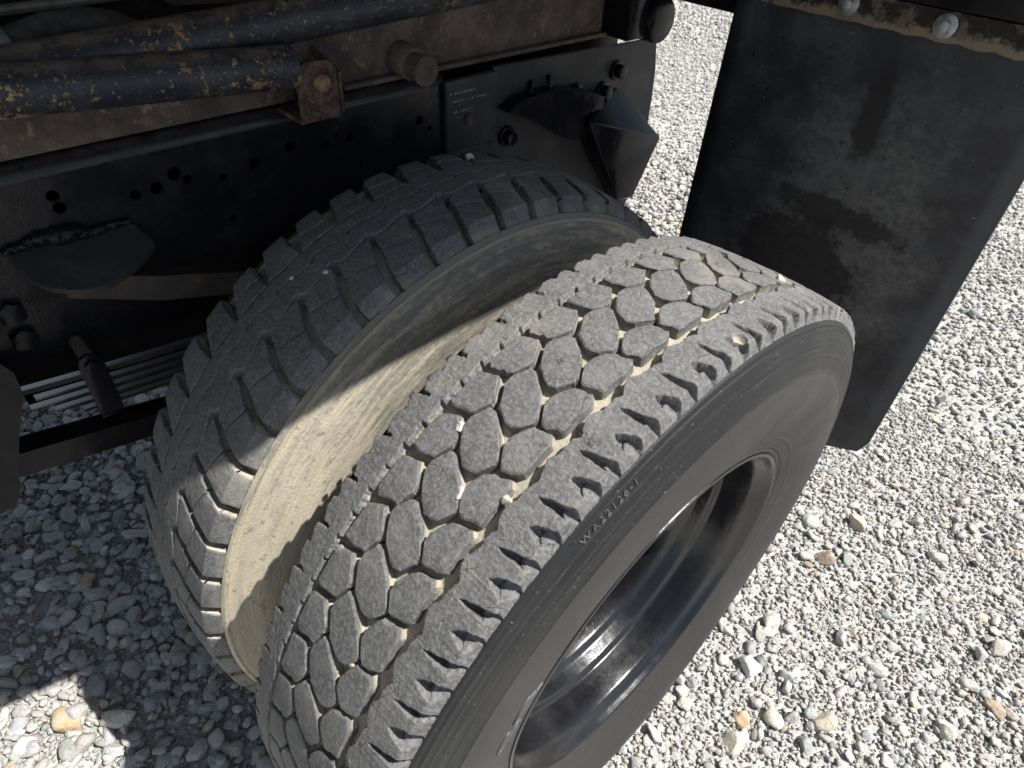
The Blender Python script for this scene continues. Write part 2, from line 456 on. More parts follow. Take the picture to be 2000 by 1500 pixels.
class Prof:
    """polyline (x, r) parametrised by s; s == x on the crown and arc length beyond the corner"""
    def __init__(s, half):
        P = np.array(half, float)
        arc = np.concatenate([[0], np.cumsum(np.hypot(*np.diff(P, axis=0).T))])
        sv = arc.copy()
        s.s = np.concatenate([-sv[::-1][:-1], sv])
        s.x = np.concatenate([-P[::-1, 0][:-1], P[:, 0]])
        s.r = np.concatenate([P[::-1, 1][:-1], P[:, 1]])

    def at(s, q): return np.interp(q, s.s, s.x), np.interp(q, s.s, s.r)

    def normal(s, q, e=0.0015):
        x0, r0 = s.at(q - e); x1, r1 = s.at(q + e)
        tx, tr = x1 - x0, r1 - r0; L = np.hypot(tx, tr) + 1e-12
        return -tr / L, tx / L


def crown(r0, drop, half, n=14):
    xs = np.linspace(0, half, n)
    return [(x, r0 - drop * (x / half) ** 2) for x in xs]


P_out = Prof(crown(0.5205, 0.0060, 0.1060) + [(0.1080, 0.5128), (0.1094, 0.5098), (0.1106, 0.5050), (0.1122, 0.5000), (0.1136, 0.4970)])
P_in = Prof(crown(0.5205, 0.0075, 0.0970) + [(0.0985, 0.5120), (0.1005, 0.5090), (0.1045, 0.5030), (0.1085, 0.4970), (0.1118, 0.4930)])


def polar_attr(V):
    r = np.hypot(V[:, 1], V[:, 2]) + 1e-9
    return np.stack([V[:, 2] / r, V[:, 1] / r, r], 1)


def load_bulge(V):
    """the loaded tyre: sidewalls swell and the tread flattens near the ground"""
    r = np.hypot(V[:, 1], V[:, 2]); th = np.degrees(np.arctan2(V[:, 1], V[:, 2]))
    a = 180 - np.abs(th)
    w = np.exp(-(a / 38.0) ** 2) * np.clip((r - 0.31) / 0.08, 0, 1) * np.clip((0.525 - r) / 0.06, 0, 1)
    V = V.copy()
    V[:, 0] += np.sign(V[:, 0]) * 0.013 * w * np.clip(np.abs(V[:, 0]) / 0.08, 0, 1)
    V[:, 2] = np.maximum(V[:, 2], -0.512 - 0.02 * np.clip(-0.512 - V[:, 2], 0, 1))
    return V


def lathe(profile, nseg=220, bulge=False, th=None):
    P = np.array(profile, float); m = len(P)
    if th is None: th = np.linspace(0, 2 * np.pi, nseg, endpoint=False)
    n = len(th)
    X = np.repeat(P[None, :, 0], n, 0); Rr = np.repeat(P[None, :, 1], n, 0)
    V = np.stack([X, Rr * np.sin(th)[:, None], Rr * np.cos(th)[:, None]], 2).reshape(-1, 3)
    if bulge: V = load_bulge(V)
    i = np.arange(n)[:, None]; j = np.arange(m - 1)[None, :]
    a = i * m + j; b = ((i + 1) % n) * m + j
    F = np.stack([a, a + 1, b + 1, b], 2).reshape(-1, 4)
    return V, F


def densify(pts, step):
    out = []
    for (x0, r0), (x1, r1) in zip(pts[:-1], pts[1:]):
        n = max(1, int(math.hypot(x1 - x0, r1 - r0) / step))
        for t in range(n): out.append((x0 + (x1 - x0) * t / n, r0 + (r1 - r0) * t / n))
    return out + [pts[-1]]


def smooth_line(pts, n=90):
    """Catmull-Rom through control points"""
    P = np.array(pts, float); out = []
    Q = np.vstack([2 * P[0] - P[1], P, 2 * P[-1] - P[-2]])
    k = max(2, n // (len(P) - 1))
    for i in range(1, len(Q) - 2):
        for t in np.linspace(0, 1, k, endpoint=False):
            p0, p1, p2, p3 = Q[i - 1:i + 3]
            out.append(tuple(0.5 * ((2 * p1) + (-p0 + p2) * t + (2 * p0 - 5 * p1 + 4 * p2 - p3) * t * t + (-p0 + 3 * p1 - 3 * p2 + p3) * t ** 3)))
    out.append(tuple(P[-1]))
    return out


def visible_thetas(step, lo=-112, hi=62, coarse=0.6):
    a = np.arange(lo, hi, step); b = np.arange(hi, lo + 360, coarse)
    return np.radians(np.concatenate([a, b]))


# sidewall contour (x, r), outer side, with its moulded rings as small steps
side_out = smooth_line([(0.1128, 0.4985), (0.1165, 0.4950), (0.1205, 0.4830), (0.1260, 0.4650), (0.1310, 0.4440), (0.1340, 0.4250),
                        (0.1350, 0.4050), (0.1335, 0.3800), (0.1290, 0.3520), (0.1230, 0.3250), (0.1180, 0.3060), (0.1155, 0.2975), (0.1090, 0.2940)], 150)


def with_rings(line, rings):
    out = []
    for x, r in line:
        d = 0
        for rc, w, h in rings:
            d += h * math.exp(-((r - rc) / w) ** 2)
        out.append((x + d, r))
    return out


side_out = with_rings(densify(side_out, 0.0011), [(0.4915, 0.0011, -0.0016), (0.4885, 0.0010, 0.0010), (0.4785, 0.0009, 0.0009),
                                                  (0.4700, 0.0009, 0.0009), (0.4655, 0.0009, 0.0008), (0.4560, 0.0009, 0.0009),
                                                  (0.4370, 0.0013, 0.0012), (0.3260, 0.0012, 0.0011), (0.3050, 0.0012, -0.0012)])
floor_out = [(-0.1136, 0.4880), (-0.1060, 0.4940), (-0.0980, 0.4990), (-0.0700, 0.5045), (-0.0350, 0.5068), (0, 0.5075), (0.0350, 0.5068), (0.0700, 0.5045), (0.0980, 0.4990), (0.1060, 0.4940), (0.1128, 0.4900)]
side_in_plain = smooth_line([(0.1095, 0.4935), (0.1135, 0.4900), (0.1165, 0.4800), (0.1205, 0.4660), (0.1270, 0.4480), (0.1330, 0.4200), (0.1350, 0.4000), (0.1330, 0.3750), (0.1280, 0.3480), (0.1220, 0.3220), (0.1175, 0.3040), (0.1155, 0.2975), (0.1090, 0.2940)], 60)
side_mud = with_rings(densify(side_in_plain, 0.0022), [(0.4900, 0.0024, 0.0016), (0.3300, 0.002, 0.0012)])
floor_in = [(-0.1095, 0.4905), (-0.1020, 0.4855), (-0.0930, 0.4885), (-0.0830, 0.4945), (-0.0700, 0.4995), (-0.0350, 0.5035), (0, 0.5045), (0.0350, 0.5035), (0.0700, 0.4995), (0.0830, 0.4945), (0.0930, 0.4885), (0.1020, 0.4855), (0.1095, 0.4905)]


def carcass(name, left, floor, right, mats, parent, label=None):
    Vs, Fs, mi, off = [], [], [], 0
    for prof, idx in (([(-x, r) for x, r in left[::-1]], 1), (densify(floor, 0.006), 0), (right, 2)):
        V, F = lathe(prof, 260, True)
        # undulate the dusty floor a little so it does not read as a turned part
        if idx == 0:
            a = np.arctan2(V[:, 1], V[:, 2]); r = np.hypot(V[:, 1], V[:, 2])
            d = 0.0007 * np.sin(a * 67 + V[:, 0] * 190) + 0.0006 * np.sin(a * 149 - V[:, 0] * 320)
            V[:, 1] *= (r + d) / r; V[:, 2] *= (r + d) / r
        Vs.append(V); Fs.append(F + off); mi.append(np.full(len(F), idx)); off += len(V)
    V = np.concatenate(Vs); F = np.concatenate(Fs)
    me = np_mesh(name, V, [F[:, ::-1]], True, {'pol': ('FLOAT_VECTOR', polar_attr(V)), 'dep': ('FLOAT', np.ones(len(V)))}, np.concatenate(mi))
    o = link(name, me, parent, mats)
    if label: o['label'] = label
    return o


def poly_span(poly, s):
    """phi range of a polygon [(phi, s)] at given s"""
    xs = []
    n = len(poly)
    for i in range(n):
        (p0, s0), (p1, s1) = poly[i], poly[(i + 1) % n]
        if (s0 - s) * (s1 - s) <= 0 and abs(s1 - s0) > 1e-9:
            xs.append(p0 + (p1 - p0) * (s - s0) / (s1 - s0))
    return min(xs), max(xs)


def block_mesh(name, poly, prof, depth, seed, n_rows=8, jit=0.080, drop=0.0010, wallmud=0.0):
    rg = np.random.default_rng(seed)
    poly = [(p + rg.normal(0, jit * 1.3), s + rg.normal(0, jit * 0.006)) for p, s in poly]
    smin = min(s for _, s in poly); smax = max(s for _, s in poly)
    e = 0.0016
    ss = np.concatenate([[smin + e], np.linspace(smin + e + 0.0012, smax - e - 0.0012, n_rows), [smax - e]])
    us = np.array([0, 0.045, 0.28, 0.5, 0.72, 0.955, 1.0])
    nr, nc = len(ss), len(us)
    tilt = np.array([rg.uniform(-0.0003, 0.0008), rg.normal(0, 0.0004), rg.normal(0, 0.0004)])
    Vt = np.zeros((nr, nc, 3)); dep = np.zeros((nr, nc))
    nx, nrm = prof.normal(ss)
    lo = np.zeros(nr); hi = np.zeros(nr)
    for i, s in enumerate(ss):
        lo[i], hi[i] = poly_span(poly, s)
    # round the pointed ends
    w = hi - lo
    for i in (0, nr - 1):
        mid = (lo[i] + hi[i]) / 2; lo[i] = mid - 0.5 * max(w[i] * 0.92, 0.25); hi[i] = mid + 0.5 * max(w[i] * 0.92, 0.25)
    lo += rg.normal(0, jit, nr); hi += rg.normal(0, jit, nr)

    def put(phi, s, d):
        x, r = prof.at(s); a, b = prof.normal(s)
        x = x - a * d; r = r - b * d
        t = np.radians(phi)
        return np.stack([x, r * np.sin(t), r * np.cos(t)], -1)
    for i in range(nr):
        for j in range(nc):
            edge = (i in (0, nr - 1)) or (j in (0, nc - 1))
            ring2 = (i in (1, nr - 2)) or (j in (1, nc - 2))
            d = drop * (1 + 0.6 * rg.random()) if edge else (0.00022 if ring2 else 0.0) + rg.normal(0, 0.00010)
            d += tilt[0] + tilt[1] * (us[j] - 0.5) + tilt[2] * (i / (nr - 1) - 0.5)
            sj = ss[i] + (rg.normal(0, 0.0005) if edge else 0)
            Vt[i, j] = put(lo[i] + (hi[i] - lo[i]) * us[j], sj, d)
            sh = float(np.clip((abs(ss[i]) - 0.099) / 0.012, 0, 1)) * wallmud
            dep[i, j] = (0.12 if edge else 0.0) + 0.40 * sh
    V = Vt.reshape(-1, 3).tolist(); D = dep.ravel().tolist()
    F = []
    for i in range(nr - 1):
        for j in range(nc - 1):
            a = i * nc + j
            F.append((a, a + nc, a + nc + 1, a + 1))
    ntop = len(F)
    loop = [(0, j) for j in range(nc)] + [(i, nc - 1) for i in range(1, nr)] + [(nr - 1, j) for j in range(nc - 2, -1, -1)] + [(i, 0) for i in range(nr - 2, 0, -1)]
    cphi = np.mean((lo + hi) / 2); cs = (smin + smax) / 2
    base = len(V)
    for k_, (i, j) in enumerate(loop):
        V.append(list(Vt[i, j])); D.append(0.12 + 0.75 * wallmud * float(np.clip((abs(ss[i]) - 0.080) / 0.018, 0, 1)))
        phi = lo[i] + (hi[i] - lo[i]) * us[j]
        f = 1.05
        V.append(list(put(cphi + (phi - cphi) * f, np.clip(cs + (ss[i] - cs) * f, prof.s[0], prof.s[-1]), depth))); D.append(1.0)
    n = len(loop)
    for k_ in range(n):
        a = base + 2 * k_; b = base + 2 * ((k_ + 1) % n)
        F.append((a, b, b + 1, a + 1))
    F = np.array(F)
    sm = np.concatenate([np.ones(ntop, bool), np.zeros(len(F) - ntop, bool)])
    me = np_mesh(name, np.array(V), [F], sm, {'dep': ('FLOAT', np.array(D))})
    me.set_sharp_from_angle(angle=R(24))
    return me


def lay_blocks(wheel, name, poly, prof, depth, n, phase, mat, variants=5, seed=0, **kw):
    meshes = []
    for v in range(variants):
        me = block_mesh(name, poly, prof, depth, seed * 100 + v, **kw); me.materials.append(mat); meshes.append(me)
    proto = None
    rg = np.random.default_rng(seed + 55)
    for i in range(n):
        if proto is None:
            o = bpy.data.objects.new(name, meshes[0]); proto = o
        else:
            o = proto.copy()
        o.data = meshes[int(rg.integers(variants))]
        COL.objects.link(o); o.parent = wheel
        o.rotation_euler = (-R(phase + i * 360.0 / n), 0, 0)


def ring_rib(name, thetas, ss, prof, hfun, maxdep, parent, mat, label=None, close=True):
    TH, SS = np.meshgrid(thetas, ss, indexing='ij')
    D, G = hfun(np.degrees(TH), SS)
    x, r = prof.at(SS); a, b = prof.normal(SS)
    X = x - a * D; Rr = r - b * D
    V = np.stack([X, Rr * np.sin(TH), Rr * np.cos(TH)], 2).reshape(-1, 3)
    n, m = TH.shape
    i = np.arange(n)[:, None]; j = np.arange(m - 1)[None, :]
    A = i * m + j; B = ((i + 1) % n) * m + j
    F = np.stack([A, A + 1, B + 1, B], 2).reshape(-1, 4)
    V = load_bulge(V)
    me = np_mesh(name, V, [F[:, ::-1]], True, {'dep': ('FLOAT', np.clip(G / maxdep, 0, 1).ravel()), 'pol': ('FLOAT_VECTOR', polar_attr(V))})
    o = link(name, me, parent, mat)
    if label: o['label'] = label
    return o


def hash01(i, k=0):
    return (np.abs(np.sin(i * 12.9898 + k * 78.233) * 43758.5453)) % 1.0


def wob(th, f, k=0):
    """cheap smooth 1D noise in degrees"""
    q = th * f; i = np.floor(q); t = q - i; t = t * t * (3 - 2 * t)
    return hash01(i, k) * (1 - t) + hash01(i + 1, k) * t - 0.5


def sstep(a, b, x):
    t = np.clip((x - a) / (b - a), 0, 1); return t * t * (3 - 2 * t)


PITCH = 360.0 / 58
PH0 = -22.6

# ---- outer wheel
def make_rim_mesh():
    prof = [(0.1175, 0.2965), (0.1185, 0.2945), (0.1180, 0.2920), (0.1150, 0.2900), (0.1090, 0.2880), (0.1030, 0.2845), (0.0985, 0.2790),
            (0.0950, 0.2755), (0.0900, 0.2740), (0.0700, 0.2715), (0.0480, 0.2690), (0.0440, 0.2680), (0.0415, 0.2640), (0.0395, 0.2600), (0.0360, 0.2585),
            (0.0200, 0.2560), (0.0150, 0.2540), (0.0100, 0.2480), (0.0040, 0.2450), (-0.0300, 0.2435), (-0.0500, 0.2425), (-0.0640, 0.2360), (-0.0740, 0.2240), (-0.0800, 0.2050),
            (-0.0840, 0.1750), (-0.0850, 0.1500), (-0.0850, 0.1200), (-0.0700, 0.1150), (0.0100, 0.1100), (0.0150, 0.1040), (0.0150, 0.0)]
    back = [(-0.0950, 0.0), (-0.0950, 0.1500), (-0.0930, 0.2100), (-0.1000, 0.2600), (-0.1090, 0.2880), (-0.1170, 0.2960), (-0.1100, 0.2985), (-0.1000, 0.2850), (0.1000, 0.2900), (0.1110, 0.2985), (0.1175, 0.2965)]
    V, F = lathe(prof + back[0:], 160)
    me = np_mesh('wheel', V, [F[:, ::-1]], True)
    me.set_sharp_from_angle(angle=R(50))
    me.materials.append(m_rim)
    return me


rim_me = make_rim_mesh()
wheel_o = part(link('wheel', rim_me)); wheel_o.location = (0, 0, RW)
wheel_o['label'] = 'outer wheel with open glossy black rim'
wheel_i = part(link('wheel', rim_me)); wheel_i.location = (-0.352, 0, RW)
wheel_i.rotation_euler = (0, 0, 0)
wheel_i['label'] = 'inner wheel close to the frame, its tyre caked in tan mud'

carcass('tyre', side_out, floor_out, side_out, [m_groove, m_side, m_side], wheel_o)

cen = [(0.7, -0.0330), (2.95, -0.0240), (3.2, -0.0160), (1.65, 0.0050), (-0.75, 0.0222), (-3.0, 0.0130), (-3.2, 0.0010), (-1.9, -0.0180)]
lef = [(-0.65, -0.0650), (0.38, -0.0425), (-2.1, -0.0262), (-4.4, -0.0334), (-5.2, -0.0600), (-4.6, -0.0640)]
rig = [(1.65, 0.0156), (4.4, 0.0245), (5.05, 0.0458), (4.05, 0.0517), (0.15, 0.0520), (-0.8, 0.0307), (-0.2, 0.0248)]
def grow(P, f):
    cp = sum(p for p, _ in P) / len(P); cs = sum(q for _, q in P) / len(P)
    return [(cp + (p - cp) * f, cs + (q - cs) * f) for p, q in P]


cen, lef, rig = grow(cen, 1.055), grow(lef, 1.05), grow(rig, 1.05)
lay_blocks(wheel_o, 'tread_block', cen, P_out, 0.0140, 58, PH0, m_tread, 6, 1)
lay_blocks(wheel_o, 'tread_block', lef, P_out, 0.0140, 58, PH0, m_tread, 6, 2)
lay_blocks(wheel_o, 'tread_block', rig, P_out, 0.0140, 58, PH0, m_tread, 6, 3)

TH = visible_thetas(0.14)
THF = np.radians(np.concatenate([np.arange(-112, -82, 0.14), np.arange(-82, 30, 0.065), np.arange(30, 62, 0.14), np.arange(62, 248, 0.6)]))


def phi_of(th, n=58, ph=PH0):
    p = 360.0 / n
    return (th - ph) % p, np.floor((th - ph) / p)


def h_right(th, s):
    f, kk = phi_of(th)
    inner = np.interp(f, [0, 0.7, 2.1, 3.0, 4.2, 5.6, PITCH], [0.0630, 0.0660, 0.0585, 0.0572, 0.0618, 0.0625, 0.0630])
    inner = inner + 0.0022 * wob(th, 1.7, 3) + 0.0010 * wob(th, 5.3, 4)
    d = 0.0142 * (1 - sstep(-0.0009, 0.0010, s - inner))
    g = d.copy()
    rag = 0.34 * wob(s * 1000 + kk * 3, 0.13, 9) + 0.12 * wob(s * 1000 + kk * 7, 0.29, 5)
    rnd = hash01(kk, 1)
    # narrow slit pocket
    c1 = np.interp(s, [0.076, 0.108, 0.125], [-0.50, 0.25, 0.45]) + rag * 0.5
    w1 = np.interp(s - 0.005 * (rnd - 0.3) * (s < 0.095), [0.0745, 0.081, 0.096, 0.108, 0.116, 0.1255], [0.0, 0.30, 0.48, 0.66, 0.52, 0.12])
    for off in (0.0, PITCH):
        u = np.abs(f - off - c1) / np.maximum(w1, 1e-3)
        dd = np.interp(s, [0.075, 0.090, 0.108, 0.1255], [0.0060, 0.0115, 0.0140, 0.0020])
        d = np.maximum(d, dd * (1 - sstep(0.66, 1.06, u)) * (w1 > 0.02))
    # round scooped pocket
    c2 = np.interp(s, [0.088, 0.110, 0.1255], [2.98, 3.36, 3.60]) + rag * 0.35
    w2 = np.interp(s - 0.003 * hash01(kk, 2) * (s < 0.100), [0.0855, 0.091, 0.100, 0.110, 0.118, 0.1255], [0.0, 0.55, 0.95, 1.05, 0.78, 0.15])
    u = (f - c2) / np.maximum(w2, 1e-3)
    sc = np.clip(1 - u * u, 0, 1)
    prof_ = np.where(u > 0, sstep(0, 0.28, sc), sc ** 0.75)      # steep on one side, dished on the other
    dd = np.interp(s, [0.086, 0.096, 0.109, 0.1255], [0.005, 0.0125, 0.0150, 0.0020])
    d = np.maximum(d, dd * prof_ * (w2 > 0.02))
    # small fine wear on the surface and the shoulder edge
    d = d + 0.0009 * (wob(th, 2.6, 7) + 0.5) * sstep(0.100, 0.109, s) * (1 - sstep(0.111, 0.116, s))
    d = d + 0.00035 * wob(th, 3.9, 8) + 0.0003 * wob(th * 3 + s * 900, 1.0, 6)
    # the torn, dusty scar near the top of the wheel
    u = np.hypot((th - 0.1) / 1.0, (s - 0.0985) / 0.009)
    d = d + 0.006 * (1 - sstep(0.4, 1.0, u)); g = np.maximum(g, 0.011 * (1 - sstep(0.5, 1.0, u)))
    return d, g


ring_rib('tread_rib', THF, np.concatenate([np.arange(0.0505, 0.068, 0.0009), np.arange(0.068, P_out.s[-1], 0.0011), [P_out.s[-1]]]), P_out, h_right, 0.0140, wheel_o, m_tread, 'outer shoulder rib with scooped pockets and torn slits')


def h_left(th, s):
    s = -s
    f, kk = phi_of(th)
    g = f % (PITCH / 2)
    inner = 0.0690 + np.interp(g, [0, 0.35, 0.55, 2.6, PITCH / 2], [0.0012, 0.0016, -0.0018, 0.0006, 0.0012]) + 0.0014 * wob(th, 2.2, 13) + 0.0008 * wob(th, 5.9, 14)
    d = 0.0142 * (1 - sstep(-0.0009, 0.0010, s - inner))
    g_ = d.copy()
    u = np.abs(g - 0.5) / 0.16                # dark ticks cut into the groove side
    d = np.maximum(d, 0.0060 * (1 - sstep(0.6, 1.0, u)) * (1 - sstep(0.0715, 0.0735, s)))
    outer = 0.1055 + np.interp(g, [0, 0.25, 0.45, 1.8, PITCH / 2], [0.0, -0.0045, -0.0050, 0.0012, 0.0]) + 0.0012 * wob(th, 3.1, 15)
    d = np.maximum(d, 0.0085 * sstep(-0.0006, 0.0016, s - outer) * np.interp(s, [0.1, 0.112, 0.1225], [1, 0.8, 0.2]))
    c1 = np.interp(s, [0.088, 0.106, 0.122], [0.22, -0.22, -0.4]) + 0.25 * wob(s * 1000, 0.5, 19)
    w1 = np.interp(s - 0.003 * hash01(kk, 8) * (s < 0.100), [0.087, 0.090, 0.100, 0.108, 0.122], [0.0, 0.20, 0.30, 0.55, 0.3])
    for off in (0.0, PITCH):
        u = np.abs(f - off - c1) / np.maximum(w1, 1e-3)
        d = np.maximum(d, 0.0085 * (1 - sstep(0.7, 1.05, u)) * (w1 > 0.02))
    d = d + 0.00035 * wob(th, 3.9, 18) + 0.0003 * wob(th * 3 - s * 900, 1.0, 16)
    return d, g_


ring_rib('tread_rib', TH, -np.concatenate([np.arange(0.0640, 0.0760, 0.0010), np.arange(0.0760, P_out.s[-1], 0.0014), [P_out.s[-1]]])[::-1], P_out, h_left, 0.0140, wheel_o, m_tread, 'inner shoulder rib with sawtooth edge')

# ---- lettering on the outer sidewall
xs_side = np.array([p[0] for p in side_out]); rs_side = np.array([p[1] for p in side_out])
o_ = np.argsort(rs_side)


def side_x(r): return np.interp(r, rs_side[o_], xs_side[o_])


def side_text(txt, th0, th1, rbase, height, proud, name, xfun=side_x, outline=0.0, spacing=1.0):
    cu = bpy.data.curves.new('text', 'FONT'); cu.body = txt; cu.size = 1.0; cu.align_x = 'LEFT'
    cu.space_character = spacing; cu.resolution_u = 4
    if outline: cu.fill_mode = 'NONE'; cu.bevel_depth = outline; cu.bevel_resolution = 1
    else: cu.extrude = 0.10; cu.offset = -0.01
    ob = bpy.data.objects.new('text', cu); COL.objects.link(ob)
    dg = bpy.context.evaluated_depsgraph_get()
    me = bpy.data.meshes.new_from_object(ob.evaluated_get(dg))
    bpy.data.objects.remove(ob); bpy.data.curves.remove(cu)
    n = len(me.vertices); co = np.zeros(n * 3, np.float32); me.vertices.foreach_get('co', co); co = co.reshape(-1, 3)
    w0, w1 = co[:, 0].min(), co[:, 0].max()
    h = max(co[:, 1].max(), 1e-3)
    t = np.radians(th0 + (th1 - th0) * (co[:, 0] - w0) / (w1 - w0))
    r = rbase + co[:, 1] / h * height
    zz = co[:, 2] / max(abs(co[:, 2]).max(), 1e-6)
    x = xfun(r) + proud * (zz if not outline else zz)
    V = np.stack([x, r * np.sin(t), r * np.cos(t)], 1).astype(np.float32)
    me.vertices.foreach_set('co', V.ravel()); me.update()
    me.name = name
    return link(name, me, wheel_o, m_letter)


side_text('WA22126-1', -29.9, -21.0, 0.4795, 0.0088, 0.0010, 'lettering', spacing=1.25)
side_text('E', -60.5, -54.0, 0.3300, 0.0360, 0.0020, 'lettering', outline=0.024)
side_text('S', -69.5, -62.5, 0.3300, 0.0360, 0.0020, 'lettering', outline=0.024)
for t0 in (-30.25, -27.25, -24.0):
    side_text('MIN', t0, t0 + 0.8, 0.5010, 0.0060, 0.0016, 'lettering', xfun=lambda r: np.interp(r, P_out.r[::-1], P_out.x[::-1]) + 0.0002)

# ---- inner wheel
carcass('tyre', side_mud, floor_in, side_mud, [m_groove if False else m_tread_in, m_mud, m_mud], wheel_i)
NI = 56; PI_ = 360.0 / NI; PHI = -23.5
G0 = 0.10                                    # half of a sipe, degrees
s_edge = P_in.s[-1]
# right side: lug between this groove (phi 0) and the next one (phi PI_)
def gl(s): return np.interp(s, [0.016, 0.03, 0.059, 0.085, 0.10, s_edge], [0.00, -0.75, -2.5, -3.45, -3.75, -3.95])     # lower wall of a groove
def gu(s): return np.interp(s, [0.016, 0.03, 0.057, 0.085, 0.10, s_edge], [0.03, 0.05, -0.75, -2.05, -2.40, -2.45])     # upper wall
r_in = [(gu(0.0315) + 0.02, 0.0305), (gu(0.040), 0.040), (gu(0.0530), 0.0530), (gl(0.0655) + PI_, 0.0655), (gl(0.050) + PI_, 0.050), (gl(0.034) + PI_, 0.0340), (gl(0.0220) + PI_ - 0.2, 0.0220), (3.2, 0.0265), (1.2, 0.0300)]
ro_s = [0.0555, 0.065, 0.076, 0.088, 0.098, 0.104, 0.110, s_edge - 0.0005]
r_out = [(gu(0.0545), 0.0545)] + [(gu(s), s) for s in ro_s[1:]] + [(gl(s) + PI_, s) for s in ro_s[::-1] if s > 0.069] + [(gl(0.0675) + PI_, 0.0675)]
lay_blocks(wheel_i, 'tread_block', r_in, P_in, 0.0150, NI, PHI, m_tread_in, 5, 11, jit=0.03)
lay_blocks(wheel_i, 'tread_block', r_out, P_in, 0.0150, NI, PHI, m_tread_in, 5, 12, n_rows=12, jit=0.03, wallmud=1.0)
# left side lugs
def ll(s): return np.interp(s, [0.035, 0.05, 0.07, 0.097, s_edge], [-1.55, -1.85, -1.85, -1.35, -1.25])      # towards the rear notch wall
def lu(s): return np.interp(s, [0.035, 0.05, 0.07, 0.097, s_edge], [-1.45, -0.70, 0.20, 1.20, 1.3])
l_in = [(lu(0.0352) + 0.02, -0.0352), (lu(0.048), -0.048), (lu(0.0645), -0.0665), (ll(0.057) + PI_, -0.0575), (ll(0.045) + PI_, -0.045), (ll(0.0352) + PI_ - 0.05, -0.0352)]
lo_s = [0.0685, 0.078, 0.088, 0.097, 0.104, s_edge - 0.0005]
l_out = [(lu(0.0685), -0.0685)] + [(lu(s), -s) for s in lo_s[1:]] + [(ll(s) + PI_, -s) for s in lo_s[::-1]] + [(ll(0.0595) + PI_, -0.0595)]
lay_blocks(wheel_i, 'tread_block', l_in, P_in, 0.0150, NI, PHI, m_tread_in, 5, 13, jit=0.03)
lay_blocks(wheel_i, 'tread_block', l_out, P_in, 0.0150, NI, PHI, m_tread_in, 5, 14, n_rows=10, jit=0.03, wallmud=0.5)


def rib_fun(lo_line, hi_line, key):
    def f(th, s):
        a = lo_line(th); b = hi_line(th)
        d = 0.0075 * (1 - sstep(-0.0002, 0.0012, s - a)) + 0.0075 * sstep(-0.0012, 0.0002, s - b)
        d = np.clip(d, 0, 0.0075) + 0.0003 * wob(th, 3.3, key) + 0.0002 * wob(th * 2 + s * 700, 1.0, key + 1)
        return d, d * 0.3
    return f


def lineL1(th):
    f = (th - PHI) % PI_; return -0.0332 + 0.0014 * np.sin(2 * np.pi * f / PI_) + 0.0008 * wob(th, 2.5, 31)
def lineL2(th):
    f = (th - PHI) % PI_; return -0.0085 + np.interp(f, [0, 1.2, 2.0, 4.6, 5.2, PI_], [-0.004, -0.004, 0.0025, 0.0025, -0.004, -0.004]) + 0.0008 * wob(th, 2.9, 33)
def lineL3(th):
    f = (th - PHI) % PI_; return np.interp(f, [0, 0.6, 1.4, 3.4, 5.0, 5.9, PI_], [0.0180, 0.0265, 0.0290, 0.0255, 0.0205, 0.0168, 0.0180]) + 0.0005 * wob(th, 3.7, 35)


THI = visible_thetas(0.15, -112, 48)
ring_rib('tread_rib', THI, np.arange(-0.0375, -0.0015, 0.0009), P_in, rib_fun(lineL1, lambda t: lineL2(t) - 0.0003, 41), 0.0075, wheel_i, m_tread_in)
ring_rib('tread_rib', THI, np.arange(-0.0145, 0.0330, 0.0009), P_in, rib_fun(lambda t: lineL2(t) + 0.0006, lineL3, 43), 0.0075, wheel_i, m_tread_in)

# ------------------------------------------------------------------ pebbles wedged in the treads
def ico_variants(sub, n, amp, seed):
    out = []
    bm = bmesh.new(); bmesh.ops.create_icosphere(bm, subdivisions=sub, radius=1.0)
    base = np.array([v.co[:] for v in bm.verts]); F = np.array([[v.index for v in f.verts] for f in bm.faces]); bm.free()
    rg = np.random.default_rng(seed)
    for _ in range(n):
        V = base.copy()
        for _k in range(11):                       # shave facets, then lumps: rounded crushed stone
            d = rg.normal(size=3); d /= np.linalg.norm(d)
            h = rg.uniform(0.42, 0.85); q = V @ d
            V -= np.outer(np.maximum(q - h, 0) * 0.97, d)
        V /= np.sqrt((V ** 2).sum(1)).mean()
        for _k in range(4):
            d = rg.normal(size=3); V *= (1 + amp * np.sin(V @ d * 1.6 + rg.uniform(0, 6))[:, None])
        out.append(V)
    return out, F


ICO3, F3 = ico_variants(3, 10, 0.06, 3)
ICO2, F2 = ico_variants(2, 14, 0.06, 4)
ICO1, F1 = ico_variants(1, 12, 0.05, 5)


def pebble(wc, th, s, size, colr, label, lift=0.0, rr=0.512):
    V = ICO3[random.randrange(10)] * np.array([1.0, 0.8, 0.72]) * size
    eu = Euler((random.uniform(0, 3), random.uniform(0, 3), random.uniform(0, 3))).to_matrix()
    V = V @ np.array(eu)
    me = np_mesh('pebble', V, [F3], True, {'col': ('FLOAT_COLOR', np.tile([*colr, 1], (len(V), 1)))})
    o = link('pebble', me, None, m_stone)
    t = R(th); r = rr + lift
    o.location = (wc + s, r * math.sin(t), RW + r * math.cos(t))
    tag(o, label, 'pebble', 'pebbles caught in the tyre treads')


